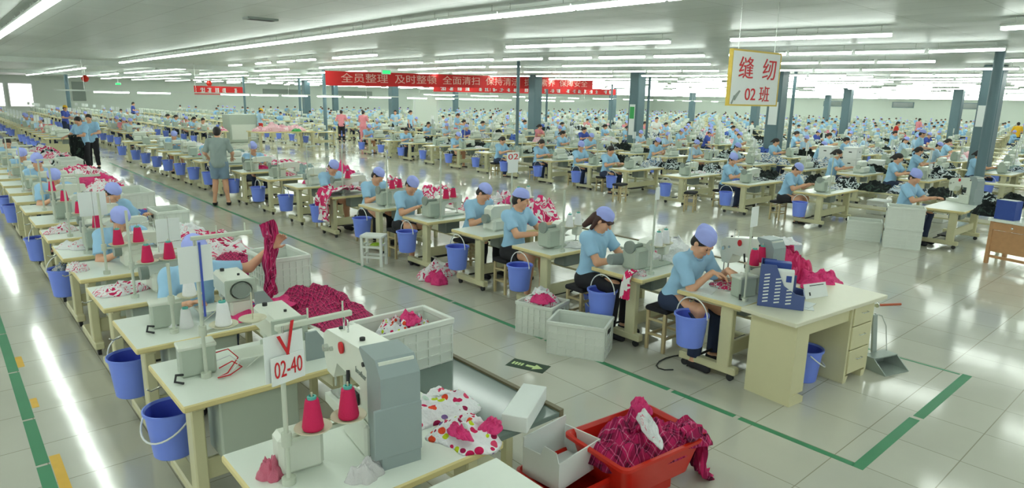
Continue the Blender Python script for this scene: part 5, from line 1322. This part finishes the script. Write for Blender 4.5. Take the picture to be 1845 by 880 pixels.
for q, (sd, sz, p, m_) in enumerate(((49, (.24, .36, .17), (2.2, 4.6, .701), 'c_plaid_fine'), (50, (.24, .3, .22), (2.22, 5.0, .701), 'c_plaid_fine'), (51, (.2, .22, .12), (2.15, 4.2, .721), 'c_plaid_fine'), (52, (.2, .3, .1), (1.75, 5.25-.35, Z1), 'c_hotpink'))):
    garment(sd, sz, m_, p, ('dark pink plaid garment stretched along the bench past the crate', 'dark pink plaid garment highest in the bench pile', 'dark pink plaid garment sliding toward the crate', 'pink plain garment at the table edge beside the plaid pile')[q], rz=q*.7)
put('crate4', lambda: make_crate(.36, .5, .3), (2.24, 5.75, .701), 0, 'white crate standing on the bench beside the hand holding pink cloth', 'crate')
o = obj('garment', drape_mesh([(0, 0, .42), (.04, -.02, .3), (.0, -.04, .05), (-.04, -.12, -.2)], .22, 'c_plaid_fine', 9, nu=20, amp=.02, axis=(.7, .7, 0)), None, (2.02, 5.35, .95)); tag(o, 'pink plaid cloth lifted up by the hand beside the white crate', 'clothing')
random.seed(9)
for q, (sd, sz, p, m_) in enumerate(((53, (.24, .4, .16), (2.18, 6.6, .701), 'c_plaid_fine'), (54, (.22, .35, .2), (2.22, 7.2, .701), 'c_whitepink'), (55, (.24, .4, .22), (2.2, 7.9, .701), 'c_pinkwhite'), (56, (.24, .3, .2), (2.18, 8.5, .701), 'c_white'))):
    garment(sd, sz, m_, p, ('plaid garment behind the white crate on the bench', 'white and pink garment next past the plaid one on the bench', 'pink and white garment in the middle of the bench', 'mostly white garment before the white boards on the bench')[q], rz=q)
put('crate5', lambda: make_crate(.36, .5, .22, nx=5, nz=2), (2.2, 9.3, .701), 0, 'low white crate on the bench before the blue and pink cloth', 'crate')
garment(57, (.16, .3, .14), 'c_blue', (2.05, 10.1, .701), 'royal blue and plum garment on the bench', rz=.5); garment(58, (.12, .34, .1), 'c_hotpink', (2.25, 10.3, .701), 'thin pink garment beside the royal blue one', rz=.2)
put('crate6', lambda: make_crate(.4, .9, .24, nx=5, nz=2), (2.2, 11.3, .701), 0, 'long white board crate on the bench before the pink heap', 'crate')
for q, y in enumerate(np.arange(12.3, 16.4, .6)):
    garment(53+q % 6, (.24, .42, .28), ('c_pinkwhite', 'c_whitepink', 'c_pinkwhite', 'c_hotpink')[q % 4], (2.2, float(y), .701), 'pink and white garment in the long heap past the white board crate', 'garments in the long bench heap', q*1.3)
put('crate6', None, (2.2, 17.3, .701), 0, 'long white crate on the bench in front of the standing worker', 'crate')
for q, y in enumerate(np.arange(18.4, 22.8, .7)):
    garment(53+q % 6, (.24, .45, .3), ('c_darkwhite', 'c_pinkwhite', 'c_whitepink')[q % 3], (2.2, float(y), .701), 'mixed garment in the heap on the bench end by the standing worker', 'garments on the far bench end', q)
for q, (i, m_) in enumerate(((4, 'c_whitepink'), (3, 'c_blue'), (5, 'c_blue'), (6, 'c_white'), (7, 'c_whitepink'), (8, 'c_pinkwhite'), (9, 'c_white'), (11, 'c_pinkwhite'), (12, 'c_darkwhite'), (14, 'c_white'))):
    garment(60+q, (.18, .15, .12), m_, (XT1+(.2 if i in (4, 6, 7) else .8), YS1[i]+(.5 if i != 4 else .42), Z1), 'crumpled garment on the %s table of %s' % (ORD[i], R1), rz=q)
garment(75, (.09, .09, .12), 'c_whitepink', (XT1+.05, YS1[5]+.4, Z1), 'pink offcut lying at the end of the sixth table of '+R1)
garment(76, (.1, .1, .16), 'c_mixed', (XT1+.04, YS1[6]+.5, .5), 'pale offcut in the bucket of the seventh table of '+R1)

# ------------------------------------------------------------------ red baskets and white boxes at the bench end
put('basket', lambda: make_basket(.74, .54, .24), (3.08, 2.27, .13), -.1, 'red plastic basket heaped with plaid garments, the upper one', 'basket')
put('basket_small', lambda: make_basket(.5, .42, .22), (2.63, 2.42, 0.0), -.05, 'lower red plastic basket half hidden under the white carton', 'basket')
for q, (sd, sz, p, m_, rz) in enumerate(((80, (.33, .24, .32), (3.07, 2.27, .26), 'c_plaid', .1), (81, (.1, .08, .1), (3.28, 2.4, .42), 'c_hotpink', 1), (82, (.2, .06, .08), (3.05, 2.16, .47), 'c_white', .9), (83, (.16, .16, .14), (3.31, 2.12, .33), 'c_plaid', 2), (84, (.17, .12, .2), (2.82, 1.93, .0), 'c_plaid', 0))):
    garment(sd, sz, m_, p, ('dark pink plaid garment filling the upper red basket', 'plain pink garment at the back rim of the red basket', 'white strip of cloth across the plaid garments in the red basket', 'plaid garment hanging over the rim of the red basket', 'pink plaid garment on the floor before the red baskets')[q], rz=rz)
tag(MB().box(-.2, .2, -.14, .14, 0, .135, 0, .01).build('basket', 'redpl', None, (3.08, 2.27, 0), -.1), 'upturned red tub under the upper basket', 'basket')
o = obj('garment', drape_mesh([(-.2, 0, .06), (-.05, 0, .05), (.03, 0, 0), (.05, 0, -.12), (.06, 0, -.3), (.16, 0, -.345)], .2, 'c_plaid', 12, nu=24, amp=.018, axis=(.45, .9, 0)), None, (3.45, 2.06, .375)); tag(o, 'plaid garment trailing over the rim corner down to the floor', 'clothing')
def carton():
    r = empty('carton'); m = MB(); m.box(-.2, .2, -.14, .14, 0, .008); m.box(-.2, .2, -.14, -.132, .008, .18); m.box(-.2, .2, .132, .14, .008, .24); m.box(-.2, -.192, -.132, .132, .008, .18); m.box(.192, .2, -.132, .132, .008, .18); m.build('box_body', 'paper', r)
    m = MB(); m.prism([(-.14, .18), (.0, .18), (-.03, .25), (-.12, .24)], 'x', -.206, -.201); m.build('flap', 'paper', r); return r
put('carton', carton, (2.63, 2.48, .2), .1, 'open white carton resting on the lower red basket', 'carton')
r = empty('flat_box', (2.24, 2.4, .721), .55); MB().box(-.2, .2, -.07, .07, 0, .09, 0, .004).build('box_body', 'paper', r); tag(r, 'long flat white box at the end of the glass-topped bench', 'box')

# ------------------------------------------------------------------ row three: crates, boxes, dark cloth, wooden desk
put('crate7', lambda: make_crate(.55, .42, .36, nx=8, nz=5), (12.78, 4.62, 0), -1.2, 'lower white crate on the floor across the wide aisle', 'crate')
put('crate7', None, (12.62, 3.92, 0), -1.2, 'bottom white crate of the two stacked by the white machine', 'crate'); put('crate7', None, (12.62, 3.92, .362), -1.2, 'top white crate of the two stacked by the white machine', 'crate')
def wooden_desk():
    r = empty('wooden_desk')
    MB().box(-.03, .6, -.35, .35, .68, .72, 0, .004).build('desk_top', 'top', r)
    for x in (.03, .55):
        for y in (-.3, .3): MB().box(x-.025, x+.025, y-.025, y+.025, 0, .68).build('leg', 'wood', r)
    d_ = MB().box(-.005, .02, -.27, .27, .55, .67, 0, .004).build('drawer', 'wood', r); MB().lathe([(0, -.02), (.018, -.01), (.012, 0)], 10, 0, tf=Matrix.Translation((-.005, 0, .61)) @ Matrix.Rotation(PI/2, 4, 'Y')).build('knob', 'steel', d_)
    MB().box(.02, .04, -.275, .275, .2, .54).build('front_panel', 'wood', r); MB().box(.02, .045, -.275, .275, .1, .14).build('stretcher', 'wood', r); return r
o = wooden_desk(); o.location = (12.32, 2.32, 0); o.rotation_euler = (0, 0, -.25); tag(o, 'varnished wooden desk with a drawer at the edge of the wide aisle', 'desk')
r = empty('file_box', (12.5, 2.45, .72), -.25); MB().box(-.1, .1, -.14, .14, 0, .3, 0, .006).build('box_body', 'folder', r); MB().box(-.08, .08, -.12, .12, .3, .305).build('papers', 'paper', r); tag(r, 'upright blue file box on the varnished wooden desk', 'file box')
tag(MB().box(-.18, .18, -.12, .12, 0, .2, 0, .02).box(-.12, .14, -.06, .06, .2, .36, 0, .03).build('overlock_machine', 'mach', None, (12.8, 2.18, .72), .3), 'white overlock machine on the varnished wooden desk', 'sewing machine')
garment(90, (.2, .24, .26), 'c_black', (12.75, 2.85-.1, .72), 'dark cloth heaped beside the upright blue file box', rz=1)
for q, y in enumerate(np.arange(2.9, 8.0, .62)):
    garment(91+q % 5, (.3, .4, .3), ('c_black', 'c_darkwhite', 'c_black', 'c_mixed')[q % 4], (15.3, float(y), .621), 'dark garment on the yellow-framed bench beside the white crates', 'dark garments on the first yellow-framed bench', q)
for q, y in enumerate(np.arange(8.2, 13.4, .62)):
    garment(91+q % 5, (.3, .4, .34), ('c_darkwhite', 'c_mixed', 'c_darkwhite', 'c_black')[q % 4], (15.3, float(y), .621), 'black and white garment on the second yellow-framed bench', 'black and white garments on the second yellow-framed bench', q)
for q, y in enumerate(np.arange(13.8, 24.6, .8)):
    garment(91+q % 5, (.3, .5, .3), ('c_grey', 'c_darkwhite', 'c_grey', 'c_black')[q % 4], (15.3, float(y), .621), 'grey or dark garment on the farther yellow-framed bench', 'garments on the farther yellow-framed bench', q)
for i in range(1, len(YS3)):
    garment(60+i % 8, (.2, .16, .1), ('c_white', 'c_mixed', 'c_darkwhite')[i % 3], (XT3(YS3[i])+1.15, YS3[i]+.4, .68), 'pale cloth on the %s table of %s' % (ORD[i], R3), rz=i)
def foam_box():
    r = empty('foam_box'); MB().box(-.24, .24, -.18, .18, 0, .27, 0, .01).build('box_body', 'white', r); MB().box(-.25, .25, -.19, .19, .27, .315, 0, .008).build('lid', 'white', r)
    MB().box(-.243, -.24, -.04, .04, .17, .2).build('hand_hole', 'dark', r); MB().box(-.04, .04, -.183, -.18, .17, .2).build('hand_hole', 'dark', r); return r
for c_, (x, y, n) in enumerate(((19.65, 8.35, 4), (19.78, 7.72, 4), (19.92, 7.1, 3))):
    for k in range(n): put('foam', foam_box, (x, y, .316*k), .1*c_, 'white lidded box, %s up in the %s stack among the dense rows' % (ORD[k], ('first', 'second', 'third')[c_]), 'box', 'stacked white boxes in the dense rows')
for x, y, k_ in ((16.2, 5.6, 0), (16.25, 5.0, 1), (16.2, 4.4, 2)): put('foam', None, (x, y, .0), 0, 'white lidded box on the floor behind the yellow-framed bench, %s of three' % ORD[k_], 'box')
# pale pink heap on a wide cream table, machine cabinet
def wide_table():
    r = empty('wide_table'); MB().box(0, 2.6, 0, 1.5, .76, .8, 0).build('table_top', 'edge', r)
    for x in (.1, 2.5):
        for y in (.1, 1.4): MB().box(x-.05, x+.05, y-.05, y+.05, 0, .76).build('leg', 'leg', r)
    return r
o = wide_table(); o.location = (10.6, 28.6, 0); tag(o, 'wide cream table under the pale pink heap in the aisle', 'table')
for q, (sd, sz, p) in enumerate(((100, (.6, .5, .5), (11.6, 29.3, .8)), (101, (.5, .5, .4), (12.5, 29.4, .8)), (102, (.4, .4, .3), (11.05, 29.5, .8)))):
    garment(sd, sz, 'c_palepink', p, 'pale pink garment heaped on the wide cream table', 'pale pink garments on the wide cream table', q)
garment(103, (.2, .16, .2), 'green', (12.4, 28.85, .8), 'green bag at the front of the wide cream table', name='bag')
r = empty('machine_cabinet', (11.9, 34.6, 0)); MB().box(-.7, .7, -.5, .5, 0, 1.4, 0, .03).build('cabinet_body', 'machg', r); MB().box(-.6, .6, -.52, -.5, .15, .9).build('door', 'mach', r); tag(r, 'grey-green machine cabinet standing alone beyond the aisle', 'cabinet')
r = empty('partition_screen', (23.5, 35.0, 0)); MB().box(-.8, .8, -.05, .05, 0, 2.4, 0).build('screen', 'wall', r); m = MB(); m.box(-.9, -.8, -.06, .06, 0, 2.4); m.box(.8, .9, -.06, .06, 0, 2.4); m.box(-.9, .9, -.06, .06, 2.4, 2.5); m.build('frame', 'beam', r); tag(r, 'pale partition screen in a white frame behind the standing pair', 'screen')

# ------------------------------------------------------------------ clutter of the dense rows
def simple_stand():
    m = MB(); m.tube([(0, 0, 0), (0, 0, .72)], .011, 6); m.box(-.02, .3, -.01, .01, .24, .26); m.lathe([(.02, .26), (.07, .27), (.07, .275)], 10, 0, (.14, 0, 0)); m.lathe([(.04, .275), (.026, .4)], 8, 1, (.14, 0, 0)); m.box(-.09, .09, -.004, .004, .5, .72, 2)
    return m.build('thread_stand', ['pole', 'whitecone', 'paper'])
random.seed(31)
for x, y, ri, near, rn, at_ in FR:
    if near:
        if random.random() < .6: put('sst', simple_stand, (x+.15, y+.1, .72), 0, 'thread stand with white card at '+at_, 'thread stand', 'thread stands in '+rn)
        if y < 36 and random.random() < .5:
            m_ = random.choice(('c_darkwhite', 'c_black', 'c_mixed', 'c_white', 'c_grey', 'c_mixed', 'c_darkwhite') if ri < 4 else ('c_mixed', 'c_white', 'c_grey', 'c_pinkwhite'))
            garment(91+random.randint(0, 4), (.24, .26, .2+.1*random.random()), m_, (x+1.02, y+.33, .72), {'c_darkwhite': 'black and white', 'c_black': 'black', 'c_mixed': 'blue and white', 'c_white': 'white', 'c_grey': 'grey', 'c_pinkwhite': 'pink and white'}[m_]+' cloth on '+at_, 'garments on tables in '+rn, random.uniform(0, 6))
for x, y, ri, near, rn, at_ in FR:
    if near and ri < 6 and x > 15 and 1.5 < y < 33 and random.random() < .72:
        m_ = random.choice(('c_darkwhite', 'c_black', 'c_mixed', 'c_white', 'c_grey', 'c_mixed', 'c_darkwhite', 'c_black', 'c_blue', 'c_palepink'))
        garment(91+random.randint(0, 4), (.15 if ri == 1 else .22, .5, .25+.2*random.random()), m_, (x+(1.57 if ri == 1 else 1.745), max(y+.4, x/5.6+.3), .661), {'c_darkwhite': 'black and white', 'c_black': 'black', 'c_mixed': 'blue and white', 'c_white': 'white', 'c_grey': 'grey', 'c_blue': 'blue', 'c_palepink': 'pale pink'}[m_]+' garment on the bench beside '+rn, 'garments on the bench beside '+rn, random.choice((0, PI)))
